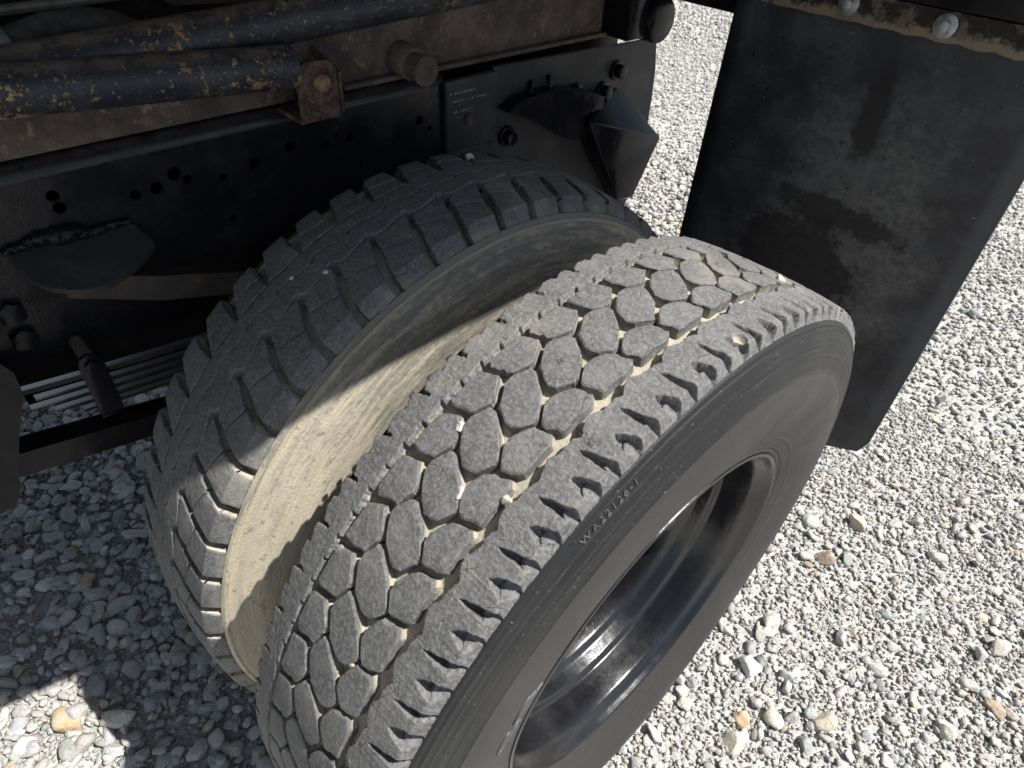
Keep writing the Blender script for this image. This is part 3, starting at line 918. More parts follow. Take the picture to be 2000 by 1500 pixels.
pebble(0, -29.0, -0.0355, 0.0068, (0.72, 0.71, 0.68), 'white rounded pebble wedged in the outer tyre groove beside a left hexagonal tread block', 0.003)
pebble(0, -34.3, 0.0135, 0.0070, (0.74, 0.74, 0.72), 'white angular pebble wedged in the groove just right of a centre tread block', 0.004)
pebble(0, -31.5, 0.0555, 0.0062, (0.62, 0.55, 0.42), 'small cream pebble lodged in the groove along the outer shoulder rib', 0.004)
pebble(0, -55.9, 0.0199, 0.0055, (0.46, 0.37, 0.26), 'tan pebble caught low on the outer tyre between centre tread blocks', 0.003)
pebble(0, 22.0, 0.0440, 0.0075, (0.74, 0.73, 0.70), 'white pebble near the far crest of the outer tyre tread', 0.006)
pebble(-0.352, -25.2, 0.0230, 0.0052, (0.50, 0.47, 0.40), 'pale pebble stuck at the inner end of a groove on the inner tyre', 0.006)
pebble(-0.352, 8.6, -0.0620, 0.0085, (0.62, 0.55, 0.42), 'cream pebble in a notch at the top of the inner tyre', 0.005)
pebble(-0.352, -28.7, -0.0100, 0.0036, (0.60, 0.55, 0.45), 'tiny pale pebble on the centre rib of the inner tyre', 0.007)

# ------------------------------------------------------------------ frame rail with its bolt holes
XR = -0.655
holes = [(-0.418, 1.018, 0.0085), (-0.416, 1.004, 0.0085), (-0.324, 0.994, 0.0075), (-0.294, 0.996, 0.0092), (-0.266, 1.010, 0.0098), (-0.250, 0.997, 0.0070),
         (-0.200, 0.987, 0.0065), (-0.148, 0.995, 0.0090), (-0.087, 1.006, 0.0092), (-0.022, 0.995, 0.0055), (0.021, 0.997, 0.0070), (0.163, 0.997, 0.008), (0.185, 0.978, 0.005), (-0.20, 0.92, 0.006), (-0.55, 1.0, 0.009), (-0.62, 0.98, 0.009)]


def plate_with_holes(name, outline, holes_, x0, thick, mat, bev=0.0):
    cu = bpy.data.curves.new('plate', 'CURVE'); cu.dimensions = '2D'; cu.fill_mode = 'BOTH'
    cu.extrude = thick / 2
    def poly(pts):
        sp = cu.splines.new('POLY'); sp.points.add(len(pts) - 1); sp.use_cyclic_u = True
        for q, (a, b) in zip(sp.points, pts): q.co = (a, b, 0, 1)
    poly(outline)
    for (y, z, r) in holes_:
        poly([(y + r * math.cos(t), z + r * math.sin(t)) for t in np.linspace(0, 2 * math.pi, 18, endpoint=False)])
    ob = bpy.data.objects.new('plate', cu); COL.objects.link(ob)
    me = bpy.data.meshes.new_from_object(ob.evaluated_get(bpy.context.evaluated_depsgraph_get()))
    bpy.data.objects.remove(ob); bpy.data.curves.remove(cu)
    for v in me.vertices:
        y, z, t = v.co; v.co = (x0 + t - thick / 2, y, z)
    me.name = name
    return me


# merge the overlapping keyhole circles: keep it as two holes just touching
web = plate_with_holes('frame_rail', [(-1.9, 0.800), (0.80, 0.800), (0.80, 1.046), (-1.9, 1.046)], [h for h in holes if abs(h[0] + 0.416) > 0.004] + [(-0.418, 1.0195, 0.0080), (-0.416, 1.0030, 0.0082)], XR, 0.009, m_black)
bm = bmesh.new(); bm.from_mesh(web)
# rounded corner and flanges of the channel
arc = [(XR - 0.020 + 0.020 * math.cos(t), 1.046 + 0.019 * math.sin(t)) for t in np.linspace(0, math.pi / 2, 7)]
top = arc + [(-0.740, 1.065), (-0.740, 1.056), (-0.668, 1.056), (XR - 0.009, 1.046)]
bm_prism(bm, [(x, -1.9, z) for x, z in top], (0, 2.12, 0))
bm_prism(bm, [(XR, -1.9, 0.7995), (-0.740, -1.9, 0.7995), (-0.740, -1.9, 0.790), (XR, -1.9, 0.790)], (0, 2.70, 0))
bm_box(bm, (-0.738, -1.9, 0.802), (-0.732, 0.79, 1.054))  # unseen backing sheet, added to keep the bolt holes dark
rail = part(bm_obj('frame_rail', bm, m_black, None, 40))
bpy.data.meshes.remove(web)

bm = bmesh.new()                                   # opposite frame rail on the far side
bm_box(bm, (-1.52, -1.9, 0.79), (-1.505, 0.80, 1.06)); bm_box(bm, (-1.52, -1.9, 1.07), (-1.43, 0.80, 1.55))
for y in (-1.2, -0.25, 0.62): bm_box(bm, (-1.502, y, 0.86), (-0.742, y + 0.09, 1.04))
part(bm_obj('frame_rail', bm, m_black))['label'] = 'far frame rail and cross members under the body'

# ------------------------------------------------------------------ sub-frame
bm = bmesh.new()
bm_box(bm, (-0.740, -1.9, 1.068), (-0.668, -0.055, 1.150), 0.004)
bm_box(bm, (-0.740, -0.052, 1.070), (-0.672, 0.655, 1.300), 0.004)
bm_box(bm, (-0.671, 0.02, 1.071), (-0.655, 0.655, 1.079), 0.003)
part(bm_obj('subframe', bm, m_rust, None, 40))['label'] = 'rusty brown sub-frame member above the black frame rail'

# pipes
bm = bmesh.new(); bm_tube(bm, [(-0.622, -1.6, 1.245), (-0.620, -0.9, 1.193), (-0.618, -0.43, 1.1605), (-0.616, -0.20, 1.1425), (-0.614, -0.083, 1.134)], 0.0285, 28)
part(bm_obj('pipe', bm, m_pipe, None, 40))['label'] = 'lower navy pipe flaking to rust, ending at the bracket'
bm = bmesh.new(); bm_tube(bm, [(-0.656, -1.6, 1.116), (-0.653, -0.41, 1.167), (-0.651, 0.0, 1.185), (-0.650, 0.25, 1.1957), (-0.650, 0.60, 1.211)], 0.0290, 28)
part(bm_obj('pipe', bm, m_pipe, None, 40))['label'] = 'upper dark pipe with rust patches lying against the sub-frame'

# pipe bracket
bm = bmesh.new()
bm_prism(bm, [(-0.606, -0.085, 1.062), (-0.606, -0.022, 1.062), (-0.606, -0.022, 1.128), (-0.606, -0.034, 1.139), (-0.606, -0.070, 1.141), (-0.606, -0.085, 1.130)], (0.007, 0, 0))
bm_prism(bm, [(-0.667, -0.092, 1.066), (-0.606, -0.085, 1.0615), (-0.606, -0.020, 1.0615), (-0.667, -0.020, 1.066)], (0, 0, -0.006))
bm_prism(bm, [(-0.671, -0.020, 1.069), (-0.600, -0.0195, 1.063), (-0.600, -0.0195, 1.120), (-0.671, -0.020, 1.140)], (0, 0.006, 0))
bev_all(bm, 0.0015)
br = part(bm_obj('pipe_bracket', bm, m_brk, None, 40)); br['label'] = 'rusty brown pipe bracket plate'
bm = bmesh.new(); bm_cyl(bm, (-0.599, -0.050, 1.112), (-0.589, -0.050, 1.112), 0.0125, seg=14, bev=0.002)
bl = bm_obj('bolt', bm, m_rbolt, br, 40)
bl.matrix_parent_inverse = Matrix.Identity(4)

# pin boss on the sub-frame
bm = bmesh.new()
bm_cyl(bm, (-0.672, 0.140, 1.100), (-0.632, 0.140, 1.098), 0.028, 0.025, 28, 0.003)
bm_cyl(bm, (-0.632, 0.140, 1.098), (-0.602, 0.140, 1.096), 0.0215, seg=28, bev=0.0025)
bm_cyl(bm, (-0.606, 0.140, 1.0962), (-0.596, 0.140, 1.0958), 0.0235, seg=28, bev=0.003)
part(bm_obj('pivot_pin', bm, m_rust, None, 40))['label'] = 'round pivot pin sticking out of the sub-frame'

# stamped splice plate on the rail
bm = bmesh.new()
bm_box(bm, (-0.6535, 0.214, 0.93), (-0.6415, 0.334, 1.056), 0.002)
bm_box(bm, (-0.6535, 0.222, 0.80), (-0.6465, 0.330, 0.928), 0.001)
sp = part(bm_obj('splice_plate', bm, m_plate, None, 40)); sp['label'] = 'dark splice plate with rows of dotted stamping'
bm = bmesh.new()
for row, z in enumerate((1.034, 1.020, 1.001, 0.991)):
    y = 0.222 + 0.004 * row
    while y < 0.222 + (0.062, 0.082, 0.05, 0.036)[row]:
        if hash01(y * 1000, row) > 0.22:
            r_ = 0.0009 + 0.0007 * hash01(y * 777, 2)
            bm_box(bm, (-0.6416, y, z - r_), (-0.6409, y + 2 * r_, z + r_))
        y += 0.0052
bm_obj('stamping', bm, m_mark, sp)
bm = bmesh.new(); bm_cyl(bm, (-0.6414, 0.264, 0.984), (-0.632, 0.264, 0.984), 0.0105, seg=16, bev=0.0015); bm_obj('bolt', bm, m_rust, sp, 40)

# rear plate
bm = bmesh.new()
pl = [(0.336, 0.62), (0.80, 0.62), (0.852, 0.70), (0.856, 0.82), (0.852, 0.92), (0.845, 0.98), (0.829, 1.046), (0.336, 1.060)]
bm_prism(bm, [(-0.662, y, z) for y, z in pl], (0.009, 0, 0)); bev_all(bm, 0.0012)
rp = part(bm_obj('rear_plate', bm, m_plate, None, 40)); rp['label'] = 'dark grey plate closing the rear end of the frame'
for (y, z) in ((0.695, 0.999), (0.567, 0.973), (0.655, 0.962), (0.372, 0.925)):
    bm = bmesh.new(); bm_cyl(bm, (-0.653, y, z), (-0.645, y, z), 0.0205, seg=24, bev=0.002); hex_bolt(bm, (-0.645, y, z), (1, 0, 0), 0.0150, 0.016)
    bm_obj('bolt', bm, m_gloss, rp, 40)
# shiny stiffening straps on the plate
bm = bmesh.new()
for (y0, z0, y1, z1) in ((0.402, 0.985, 0.432, 1.020), (0.470, 0.955, 0.482, 1.024)):
    bm_tube(bm, [(-0.650, y0, z0), (-0.640, (y0 + y1) / 2 + 0.006, (z0 + z1) / 2), (-0.650, y1, z1)], 0.0055, 10)
bm_obj('strap', bm, m_gloss, rp, 60)
# curved hook-shaped gusset
bm = bmesh.new()
hk = [(0.345, 0.985), (0.420, 0.955), (0.500, 0.905), (0.545, 0.886), (0.590, 0.892), (0.625, 0.915), (0.632, 0.962), (0.560, 0.990), (0.470, 1.005), (0.380, 1.002)]
bm_prism(bm, [(-0.652, y, z) for y, z in hk], (0.032, 0, 0)); bev_all(bm, 0.003)
part(bm_obj('gusset_plate', bm, m_gloss, None, 40))['label'] = 'black hook-shaped gusset on the rear plate'
# folded rear bracket: convex hull of its corners
bm = bmesh.new()
pts = [(-0.602, 0.566, 0.926), (-0.652, 0.712, 0.962), (-0.600, 0.842, 0.834), (-0.604, 0.638, 0.846), (-0.600, 0.770, 0.698), (-0.602, 0.712, 0.709),
       (-0.652, 0.640, 0.955), (-0.652, 0.875, 0.815), (-0.652, 0.805, 0.665), (-0.652, 0.750, 0.672), (-0.652, 0.605, 0.860)]
for q in pts: bm.verts.new(q)
bmesh.ops.convex_hull(bm, input=bm.verts[:]); bmesh.ops.dissolve_limit(bm, angle_limit=R(3), verts=bm.verts[:], edges=bm.edges[:]); bev_all(bm, 0.003, 2, 8)
part(bm_obj('rear_bracket', bm, m_gloss, None, 30))['label'] = 'glossy black folded bracket at the rear of the frame'
# cast hinge end above the plate
bm = bmesh.new()
bm_box(bm, (-0.680, 0.655, 1.070), (-0.600, 0.715, 1.33), 0.008)
bm_cyl(bm, (-0.690, 0.745, 1.103), (-0.585, 0.745, 1.103), 0.044, seg=28, bev=0.006)
bm_box(bm, (-0.680, 0.690, 1.075), (-0.615, 0.775, 1.30), 0.01)
part(bm_obj('hinge_casting', bm, m_gloss, None, 40))['label'] = 'rough black hinge casting at the rear top of the frame'

# ------------------------------------------------------------------ spring hanger area
def zgus(x): return 0.965 - 0.6 * (x + 0.655)
gs = [(-0.652, -0.492), (-0.632, -0.492), (-0.615, -0.484), (-0.599, -0.471), (-0.588, -0.450), (-0.582, -0.430), (-0.581, -0.410), (-0.585, -0.390), (-0.592, -0.368), (-0.602, -0.346), (-0.612, -0.331), (-0.620, -0.331), (-0.652, -0.344)]
bm = bmesh.new(); bm_prism(bm, [(x, y, zgus(x)) for x, y in gs], (-0.006, 0, -0.011)); bev_all(bm, 0.002)
gp = part(bm_obj('gusset_plate', bm, m_plate, None, 40)); gp['label'] = 'half-round black gusset plate welded to the frame'
bm = bmesh.new()
wr = np.random.default_rng(31)
ys_ = np.linspace(-0.498, -0.345, 70)
n1_ = np.convolve(wr.normal(size=90), np.ones(5) / 5, 'same'); n2_ = np.convolve(wr.normal(size=90), np.ones(7) / 7, 'same')
bm_tube(bm, [(-0.650 + 0.003 * n1_[i], y, 0.967 + 0.004 * n2_[i] + 0.005 * math.sin(y * 38)) for i, y in enumerate(ys_)],
        [0.0045 + 0.0016 * n1_[i + 15] + 0.0085 * math.exp(-((i - 33) / 17) ** 2) for i in range(70)], 16)
for v in bm.verts: v.co += Vector(wr.normal(0, 0.0007, 3))
bm_obj('weld_bead', bm, m_gloss, gp, 80)
bm = bmesh.new()
bm_prism(bm, [(-0.622, -0.455, 0.896), (-0.585, -0.350, 0.868), (-0.555, -0.235, 0.850), (-0.552, -0.230, 0.887), (-0.585, -0.350, 0.908), (-0.622, -0.445, 0.930)], (-0.022, 0.004, 0.0)); bev_all(bm, 0.002)
part(bm_obj('brace_bar', bm, m_leaf, None, 40))['label'] = 'brown flat brace below the half-round gusset'

# hanger casting with two bolts
bm = bmesh.new()
bm_prism(bm, [(-0.70, y, z) for y, z in [(-0.62, 0.79), (-0.56, 0.79), (-0.505, 0.815), (-0.478, 0.845), (-0.480, 0.880), (-0.497, 0.905), (-0.56, 0.925), (-0.70, 0.93)]], (0.035, 0, 0)); bev_all(bm, 0.006)
hg = part(bm_obj('spring_hanger', bm, m_gloss, None, 40)); hg['label'] = 'black spring hanger casting with two bolts'
for (y, z) in ((-0.520, 0.883), (-0.521, 0.840)):
    bm = bmesh.new(); bm_cyl(bm, (-0.665, y, z), (-0.659, y, z), 0.024, seg=24, bev=0.002); hex_bolt(bm, (-0.659, y, z), (1, 0.0, 0.12), 0.0175, 0.018); bm_obj('bolt', bm, m_gloss, hg, 30)

# leaf spring
def zleaf(y): return 0.7700 + 0.117 * y * y
leaves = [(-0.95, 0.016, -0.598), (-0.545, 0.0125, -0.596), (-0.555, 0.0125, -0.596), (-0.530, 0.0125, -0.596), (-0.500, 0.0125, -0.596)]
spr = bpy.data.objects.new('leaf_spring', None); COL.objects.link(spr); part(spr)
spr['label'] = 'stack of black spring leaves above the gravel'
dz = 0.0
leaf_parent = None
for i, (y0, th_, xo) in enumerate(leaves):
    bm = bmesh.new()
    ys = np.linspace(y0, 0.42, 16)
    prev = None; rings = []
    for y in ys:
        zt = zleaf(y) - dz
        c_ = 0.0024
        rings.append([bm.verts.new(p) for p in ((-0.700, y, zt), (xo - c_, y, zt), (xo, y, zt - 2.4 * c_), (xo, y, zt - th_ + c_), (xo - c_, y, zt - th_), (-0.700, y, zt - th_))])
    for a, b in zip(rings[:-1], rings[1:]):
        for j in range(6):
            f_ = bm.faces.new((a[j], a[(j + 1) % 6], b[(j + 1) % 6], b[j]))
            if j == 1: f_.material_index = 1
    bm.faces.new(rings[0]); bm.faces.new(rings[-1][::-1])
    bm_obj('spring_leaf', bm, [m_leaf if i == 0 else m_spring, m_edge], spr, 50)
    dz += th_ + 0.0014
# spring clip with its bolt and sleeve
bm = bmesh.new()
z0 = zleaf(-0.467)
bm_prism(bm, [(-0.594, y, z) for y, z in [(-0.484, z0 - 0.078), (-0.452, z0 - 0.080), (-0.451, z0 + 0.012), (-0.456, z0 + 0.024), (-0.468, z0 + 0.029), (-0.479, z0 + 0.025), (-0.483, z0 + 0.014)]], (0.006, 0, 0))
bm_box(bm, (-0.706, -0.484, z0 - 0.084), (-0.588, -0.452, z0 - 0.080)); bev_all(bm, 0.0015)
bm_box(bm, (-0.707, -0.484, z0 - 0.084), (-0.7015, -0.452, z0 + 0.028), 0.001)
sc = part(bm_obj('spring_clip', bm, m_gloss, None, 40)); sc['label'] = 'upright clip strap bolted round the spring leaves'
bm = bmesh.new(); hex_bolt(bm, (-0.588, -0.467, z0 + 0.012), (1, 0, 0), 0.0095, 0.008); bm_obj('bolt', bm, m_gloss, sc, 30)
bm = bmesh.new(); bm_cyl(bm, (-0.700, -0.467, z0 + 0.013), (-0.595, -0.467, z0 + 0.013), 0.0095, seg=18); bm_obj('sleeve', bm, m_rust, sc, 40)
bm = bmesh.new(); bm_cyl(bm, (-0.703, -0.467, z0 + 0.013), (-0.699, -0.467, z0 + 0.013), 0.019, seg=20); bm_obj('washer', bm, m_black, sc, 40)

# front shackle bracket at the left edge
bm = bmesh.new()
bm_prism(bm, [(-0.600, y, z) for y, z in [(-0.74, 0.905), (-0.585, 0.893), (-0.560, 0.880), (-0.550, 0.856), (-0.553, 0.820), (-0.580, 0.765), (-0.604, 0.705), (-0.612, 0.680), (-0.628, 0.652), (-0.74, 0.640)]], (0.040, 0, 0)); bev_all(bm, 0.006, 3)
part(bm_obj('shackle_bracket', bm, m_gloss, None, 40))['label'] = 'black shackle bracket beside the spring end'

# lower torque bar
bm = bmesh.new()
bm_prism(bm, [(-0.640, -0.66, 0.714), (-0.640, -0.66, 0.672), (-0.640, -0.08, 0.568), (-0.640, -0.08, 0.609)], (0.040, 0, 0)); bev_all(bm, 0.005)
part(bm_obj('torque_bar', bm, m_gloss, None, 40))['label'] = 'thick black bar running low from the bracket behind the inner tyre'

# axle tube and hub behind the wheels
bm = bmesh.new(); bm_cyl(bm, (-1.55, 0, RW), (-0.35, 0, RW), 0.085, seg=24); bm_cyl(bm, (-1.30, 0, RW), (-0.90, 0, RW), 0.20, 0.20, 28, 0.06)
bm_box(bm, (-0.71, -0.10, 0.60), (-0.575, 0.10, 0.690), 0.006)
part(bm_obj('axle', bm, m_black, None, 40))

# hose, rod and tank seen over the sub-frame
bm = bmesh.new()
def cat(pts, n=6): return [tuple(x) for x in np.array(smooth_line(pts, n * (len(pts) - 1)))] if False else pts
hp = [(-0.76, -0.62, 1.110), (-0.75, -0.47, 1.148), (-0.745, -0.42, 1.166), (-0.74, -0.375, 1.181), (-0.74, -0.335, 1.190), (-0.74, -0.295, 1.192), (-0.742, -0.262, 1.184), (-0.75, -0.230, 1.166), (-0.76, -0.20, 1.14), (-0.77, -0.17, 1.10)]
bm_tube(bm, hp, 0.0165, 16)
ho = part(bm_obj('hose', bm, m_hose, None, 60))
bm = bmesh.new(); bm_tube(bm, [(-0.7455, -0.425, 1.164), (-0.743, -0.405, 1.1715), (-0.7405, -0.380, 1.1795)], 0.0185, 18); bm_obj('hose_clamp', bm, m_clamp, ho, 40)
bm = bmesh.new(); bm_tube(bm, [(-0.85, -0.75, 1.190), (-0.85, -0.39, 1.190), (-0.85, -0.20, 1.194), (-0.85, 0.2, 1.20)], 0.0065, 10)
part(bm_obj('brake_rod', bm, m_clamp, None, 60))['label'] = 'thin grey rod high behind the pipes'
bm = bmesh.new()
bm_tube(bm, [(-0.90, -0.19, 1.27), (-0.90, -0.165, 1.27), (-0.90, -0.13, 1.27), (-0.90, 0.05, 1.27), (-0.90, 0.5, 1.29)], [0.02, 0.075, 0.105, 0.115, 0.115], 26)
part(bm_obj('air_tank', bm, m_rust, None, 40))['label'] = 'brown rounded tank above the pipes at the top'

# ------------------------------------------------------------------ mud flap
bm = bmesh.new()
xl, xr = -0.459, 0.141
bot = [(xr, 0.392), (xr - 0.008, 0.360), (xr - 0.030, 0.336), (xr - 0.070, 0.322), (xr - 0.110, 0.320), (xl + 0.110, 0.320), (xl + 0.05, 0.330), (xl + 0.015, 0.36), (xl, 0.392)]
outl = [(xl, 1.215), (xr, 1.215)] + bot
# subdivided sheet with a slight belly
nz_, nx_ = 26, 16
V, F = [], []
for i in range(nz_ + 1):
    z = 1.215 + (0.300 - 1.215) * i / nz_
    if z > 0.372: a, b = xl, xr
    else:
        t = math.sqrt(max(0.0, 1 - ((0.372 - z) / 0.0721) ** 2)); a = xl + 0.085 * (1 - t); b = xr - 0.085 * (1 - t)
    for j in range(nx_ + 1):
        x = a + (b - a) * j / nx_
        y = 0.800 + 0.006 * math.sin(3.1 * (1.2 - z)) * math.sin(math.pi * (x - xl) / (xr - xl)) + 0.003 * math.sin(9 * x + 4 * z)
        V.append((x, y, z))
for i in range(nz_):
    for j in range(nx_):
        a = i * (nx_ + 1) + j; F.append((a, a + 1, a + nx_ + 2, a + nx_ + 1))
me = np_mesh('mud_flap', np.array(V), [np.array(F)], True)
fl = part(link('mud_flap', me, None, m_flap)); fl['label'] = 'scuffed black rubber mud flap with a rounded lower corner'
md = fl.modifiers.new('thickness', 'SOLIDIFY'); md.thickness = 0.009; md.offset = 1.0
bm = bmesh.new()
ns = 40
rows = []
for i in range(ns + 1):                              # clamping bar with an eroded, dusty lower edge
    x = -0.40 + (0.69) * i / ns
    lo_ = 1.167 + 0.0016 * math.sin(i * 1.9) + 0.001 * math.sin(i * 4.3)
    rows.append([bm.verts.new(p) for p in ((x, 0.7985, lo_), (x, 0.7880, lo_ + 0.001), (x, 0.7865, 1.212), (x, 0.7985, 1.214))])
for a, b in zip(rows[:-1], rows[1:]):
    for j in range(4): bm.faces.new((a[j], a[(j + 1) % 4], b[(j + 1) % 4], b[j]))
bm.faces.new(rows[0]); bm.faces.new(rows[-1][::-1])
fb = part(bm_obj('flap_bar', bm, m_tan, None, 40)); fb['label'] = 'dusty tan clamping bar along the top of the mud flap'
for (x, z) in ((-0.233, 1.193), (-0.068, 1.191), (0.10, 1.191)):
    bm = bmesh.new(); hex_bolt(bm, (x, 0.787, z), (0, -1, 0.06), 0.0095, 0.008, 0.0185); bm_obj('bolt', bm, m_zinc, fb, 30)
bm = bmesh.new()
bm_box(bm, (-0.70, 0.815, 1.131), (0.20, 0.90, 1.30), 0.004)
bm_box(bm, (-0.20, 0.775, 1.216), (0.30, 0.8145, 1.36), 0.003)
part(bm_obj('flap_hanger', bm, m_black, None, 40))['label'] = 'black cross beam carrying the mud flap'

# ------------------------------------------------------------------ load body above (outside the picture, throws the shade)
bm = bmesh.new()
side = [(-0.130, 1.588), (1.95, 1.588), (1.95, 2.70), (-4.5, 2.70), (-4.5, 1.915), (-0.490, 1.915), (-0.130, 1.692)]
bm_prism(bm, [(-2.30, y, z) for y, z in side], (2.42, 0, 0)); bev_all(bm, 0.004)
part(bm_obj('load_body', bm, m_body, None, 40))

# ------------------------------------------------------------------ gravel
def project(P):
    q = (P - CAM) @ CM.T
    z = np.maximum(q[:, 2], 1e-3)
    return 1275.5 * q[:, 0] / z + 1000, 1275.5 * q[:, 1] / z + 750, q[:, 2]


PAL = np.array([[0.44, 0.435, 0.425], [0.49, 0.48, 0.46], [0.39, 0.385, 0.38], [0.55, 0.535, 0.50], [0.62, 0.60, 0.55], [0.52, 0.48, 0.40], [0.27, 0.27, 0.275], [0.45, 0.37, 0.28], [0.70, 0.685, 0.64], [0.40, 0.405, 0.42]])
PW = np.array([.20, .22, .13, .15, .09, .07, .035, .025, .04, .04]); PW = PW / PW.sum()


def stone_cols(n, rg):
    c = PAL[rg.choice(len(PAL), n, p=PW)] * rg.normal(0.98, 0.10, (n, 1)).clip(0.65, 1.3)
    return c + rg.normal(0, 0.008, (n, 3))


def rand_rot(n, rg):
    q = rg.normal(size=(n, 4)); q /= np.linalg.norm(q, axis=1)[:, None]
    w, x, y, z = q.T
    return np.stack([np.stack([1 - 2 * (y * y + z * z), 2 * (x * y - z * w), 2 * (x * z + y * w)], 1),
                     np.stack([2 * (x * y + z * w), 1 - 2 * (x * x + z * z), 2 * (y * z - x * w)], 1),
                     np.stack([2 * (x * z - y * w), 2 * (y * z + x * w), 1 - 2 * (x * x + y * y)], 1)], 1)


def yaw_tilt(n, rg, tilt):
    a = rg.uniform(0, 2 * np.pi, n); b = rg.normal(0, tilt, n); c_ = rg.normal(0, tilt, n)
    out = np.zeros((n, 3, 3))
    ca, sa, cb, sb, cc, sc_ = np.cos(a), np.sin(a), np.cos(b), np.sin(b), np.cos(c_), np.sin(c_)
    Rz = np.zeros((n, 3, 3)); Rz[:, 0, 0] = ca; Rz[:, 0, 1] = -sa; Rz[:, 1, 0] = sa; Rz[:, 1, 1] = ca; Rz[:, 2, 2] = 1
    Rx = np.zeros((n, 3, 3)); Rx[:, 0, 0] = 1; Rx[:, 1, 1] = cb; Rx[:, 1, 2] = -sb; Rx[:, 2, 1] = sb; Rx[:, 2, 2] = cb
    Ry = np.zeros((n, 3, 3)); Ry[:, 0, 0] = cc; Ry[:, 0, 2] = sc_; Ry[:, 2, 0] = -sc_; Ry[:, 2, 2] = cc; Ry[:, 1, 1] = 1
    return Rz @ Rx @ Ry


def in_view(P, m=260):
    u, v, z = project(P)
    return (z > 0.1) & (u > -m) & (u < 2000 + m) & (v > -m * 0.4) & (v < 1500 + m)


def scatter(dens, dmax, dmin, rg, region=(-5.5, 3.0, -1.6, 8.5)):
    x0, x1, y0, y1 = region
    n = int(dens * (x1 - x0) * (y1 - y0))
    P = np.stack([rg.uniform(x0, x1, n), rg.uniform(y0, y1, n), np.zeros(n)], 1)
    d = np.linalg.norm(P - CAM, axis=1)
    k_ = in_view(P) & (d < dmax) & (d >= dmin)
    # nothing hidden under the tyre contact
    k_ &= ~((np.abs(P[:, 0]) < 0.10) & (np.abs(P[:, 1]) < 0.05)) & ~((np.abs(P[:, 0] + 0.352) < 0.10) & (np.abs(P[:, 1]) < 0.05))
    return P[k_]


def build(P, rad, cols, rots, variants, F, flat, sink, rg, name):
    n = len(P); nv = len(variants[0]); VV = np.stack(variants)
    pick = rg.integers(0, len(variants), n)
    sc_ = rad[:, None] * np.stack([rg.uniform(0.95, 1.45, n), rg.uniform(0.75, 1.05, n), rg.uniform(*flat, n)], 1)
    V = VV[pick] * sc_[:, None, :]
    V = np.einsum('nij,nvj->nvi', rots, V)
    V[:, :, 2] += (sc_[:, 2] * sink)[:, None]
    V += P[:, None, :]
    Fa = (F[None] + (np.arange(n) * nv)[:, None, None]).reshape(-1, 3)
    C = np.repeat(np.concatenate([cols, np.ones((n, 1))], 1)[:, None, :], nv, 1).reshape(-1, 4)
    return np_mesh(name, V.reshape(-1, 3), [Fa], True, {'col': ('FLOAT_COLOR', C)})


def merge_obj(name, mes):
    for q in mes:
        o = link(name, q, ground, m_stone); o['kind'] = 'stuff'


rgs = np.random.default_rng(21)
coarse = lambda P: np.where(P[:, 0] < -0.30, 1.0, 0.0)
# fines
Pa = scatter(13500, 2.55, 0, rgs); ra = np.exp(rgs.normal(math.log(0.0042), 0.30, len(Pa)))
Pa[:, 2] = rgs.uniform(-0.006, 0.001, len(Pa))
me_a = build(Pa, ra, stone_cols(len(Pa), rgs) * 0.94, yaw_tilt(len(Pa), rgs, 0.5), ICO1, F1, (0.40, 0.65), 0.12, rgs, 'gravel')
# pebbles of two to three centimetres
Pb = scatter(2600, 4.0, 0, rgs)
keep = rgs.random(len(Pb)) < np.where(coarse(Pb) > 0.5, 1.0, 0.50)
Pb = Pb[keep]; rb = np.exp(rgs.normal(math.log(0.0078), 0.30, len(Pb))) * np.where(coarse(Pb) > 0.5, 1.30, 0.88)
Pb[:, 2] = np.where(coarse(Pb) > 0.5, rgs.uniform(-0.001, 0.006, len(Pb)), rgs.uniform(-0.004, 0.002, len(Pb)))
db = np.linalg.norm(Pb - CAM, axis=1); near = db < 2.7
me_b = build(Pb[near], rb[near], stone_cols(near.sum(), rgs), yaw_tilt(near.sum(), rgs, 0.35), ICO2, F2, (0.45, 0.75), 0.30, rgs, 'gravel')
me_c = build(Pb[~near], rb[~near], stone_cols((~near).sum(), rgs), yaw_tilt((~near).sum(), rgs, 0.35), ICO1, F1, (0.5, 0.85), 0.55, rgs, 'gravel')
# beyond
Pd = scatter(2600, 6.5, 2.55, rgs); rd = np.exp(rgs.normal(math.log(0.0068), 0.35, len(Pd)))
me_d = build(Pd, rd, stone_cols(len(Pd), rgs), yaw_tilt(len(Pd), rgs, 0.35), ICO1, F1, (0.4, 0.7), 0.2, rgs, 'gravel')
Pe = scatter(1000, 11.0, 6.4, rgs, (-7.5, 1.0, 2.0, 11.0)); re_ = np.exp(rgs.normal(math.log(0.0100), 0.35, len(Pe)))
me_e = build(Pe, re_, stone_cols(len(Pe), rgs), yaw_tilt(len(Pe), rgs, 0.35), ICO1, F1, (0.5, 0.85), 0.5, rgs, 'gravel')
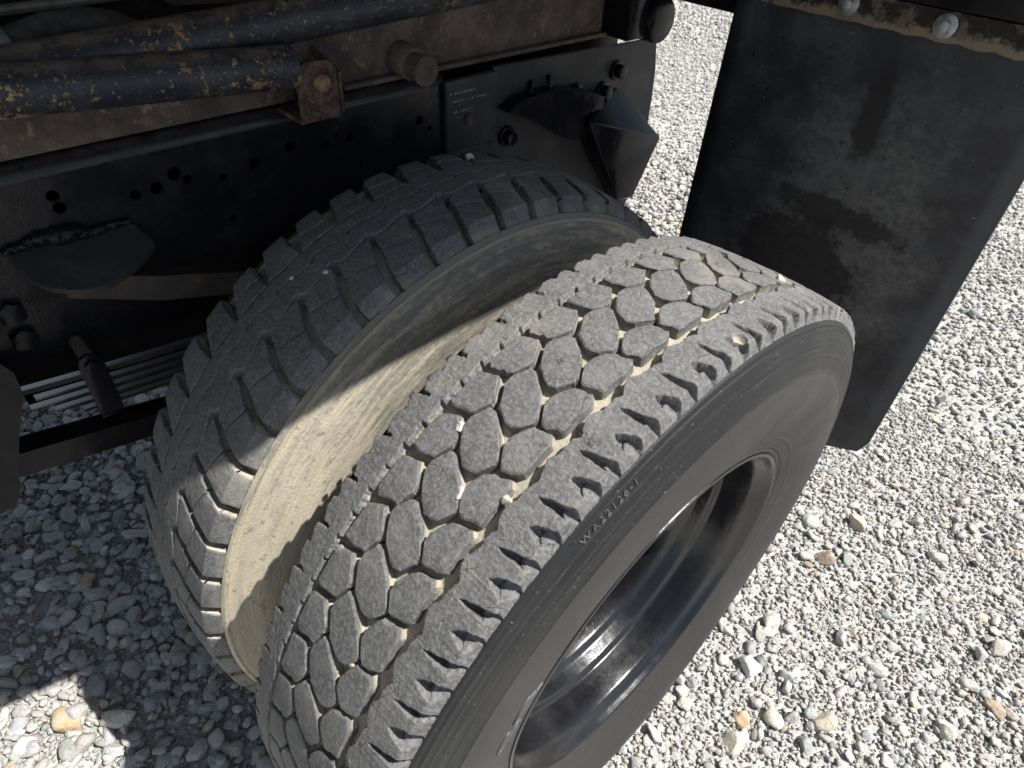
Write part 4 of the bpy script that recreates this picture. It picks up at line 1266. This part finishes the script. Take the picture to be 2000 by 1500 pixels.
# one merged stuff object
allm = [me_a, me_b, me_c, me_d, me_e]
Vs, Fs, Cs, off = [], [], [], 0
for q in allm:
    n = len(q.vertices); co = np.zeros(n * 3, np.float32); q.vertices.foreach_get('co', co)
    lo_ = np.zeros(len(q.loops), np.int32); q.loops.foreach_get('vertex_index', lo_)
    cc = np.zeros(n * 4, np.float32); q.attributes['col'].data.foreach_get('color', cc)
    Vs.append(co.reshape(-1, 3)); Fs.append(lo_.reshape(-1, 3) + off); Cs.append(cc.reshape(-1, 4)); off += n
    bpy.data.meshes.remove(q)
gr = link('gravel', np_mesh('gravel', np.concatenate(Vs), [np.concatenate(Fs)], True, {'col': ('FLOAT_COLOR', np.concatenate(Cs))}), None, m_stone)
gr.parent = ground
gr['kind'] = 'stuff'

print('gravel tris', sum(len(f) for f in Fs))

# the largest stones one by one
named = [(-0.639, -0.769, 0.026, (0.50, 0.36, 0.21), (0.95, 0.75)), (0.22, 0.37, 0.025, (0.80, 0.79, 0.76), (1.2, 0.5)), (0.271, 0.262, 0.016, (0.50, 0.34, 0.20), None),
         (0.318, 0.312, 0.021, (0.74, 0.70, 0.58), None), (0.232, 0.402, 0.014, (0.16, 0.16, 0.18), None), (0.203, 0.95, 0.024, (0.60, 0.50, 0.40), None),
         (0.569, 0.567, 0.020, (0.72, 0.68, 0.58), None), (0.63, 0.692, 0.016, (0.52, 0.40, 0.28), None), (0.191, 0.505, 0.019, (0.70, 0.66, 0.56), None),
         (0.391, 0.383, 0.021, (0.62, 0.54, 0.42), None), (0.592, 0.848, 0.020, (0.62, 0.58, 0.50), None), (-0.642, -0.853, 0.022, (0.70, 0.68, 0.63), None),
         (-0.674, -0.719, 0.022, (0.30, 0.31, 0.33), None), (-1.488, -0.327, 0.022, (0.66, 0.66, 0.66), None), (-1.16, -0.485, 0.020, (0.56, 0.56, 0.55), None), (-0.951, -0.644, 0.018, (0.46, 0.36, 0.25), None),
         (-1.178, -0.623, 0.023, (0.36, 0.35, 0.33), None), (-0.826, -0.611, 0.022, (0.42, 0.42, 0.40), None), (-0.573, -0.697, 0.026, (0.66, 0.63, 0.55), None), (0.286, 0.204, 0.022, (0.68, 0.62, 0.50), None)]
Pl = scatter(130, 3.6, 0, rgs)
u, v, z = project(Pl)
ok = (u > 0) & (u < 2000) & (v > 0) & (v < 1500)
Pl = Pl[ok]; rl = np.exp(rgs.normal(math.log(0.0125), 0.20, len(Pl))) * np.where(coarse(Pl) > 0.5, 1.2, 0.95)
size_px = rl / np.linalg.norm(Pl - CAM, axis=1)
order = np.argsort(-size_px)[:270]
bases = []
for q in range(10):
    bases.append(ICO3[q] * np.array([1.2, 0.9, 0.62 + 0.03 * q]))
proto = None
rlist = [(x, y, r_, c_) for x, y, r_, c_, _ in named] + [(Pl[i, 0], Pl[i, 1], rl[i], tuple(stone_cols(1, rgs)[0])) for i in order]
for i, (x, y, r_, c_) in enumerate(rlist):
    V = bases[i % 10] * r_
    me = np_mesh('stone', V, [F3 if i < 60 else F3], True, {'col': ('FLOAT_COLOR', np.tile([*c_, 1], (len(V), 1)))})
    me.materials.append(m_stone)
    o = bpy.data.objects.new('stone', me); COL.objects.link(o); o.parent = ground
    o.location = (x, y, 0.002 + r_ * 0.22)
    o.rotation_euler = (rgs.normal(0, 0.25), rgs.normal(0, 0.25), rgs.uniform(0, 6.28))
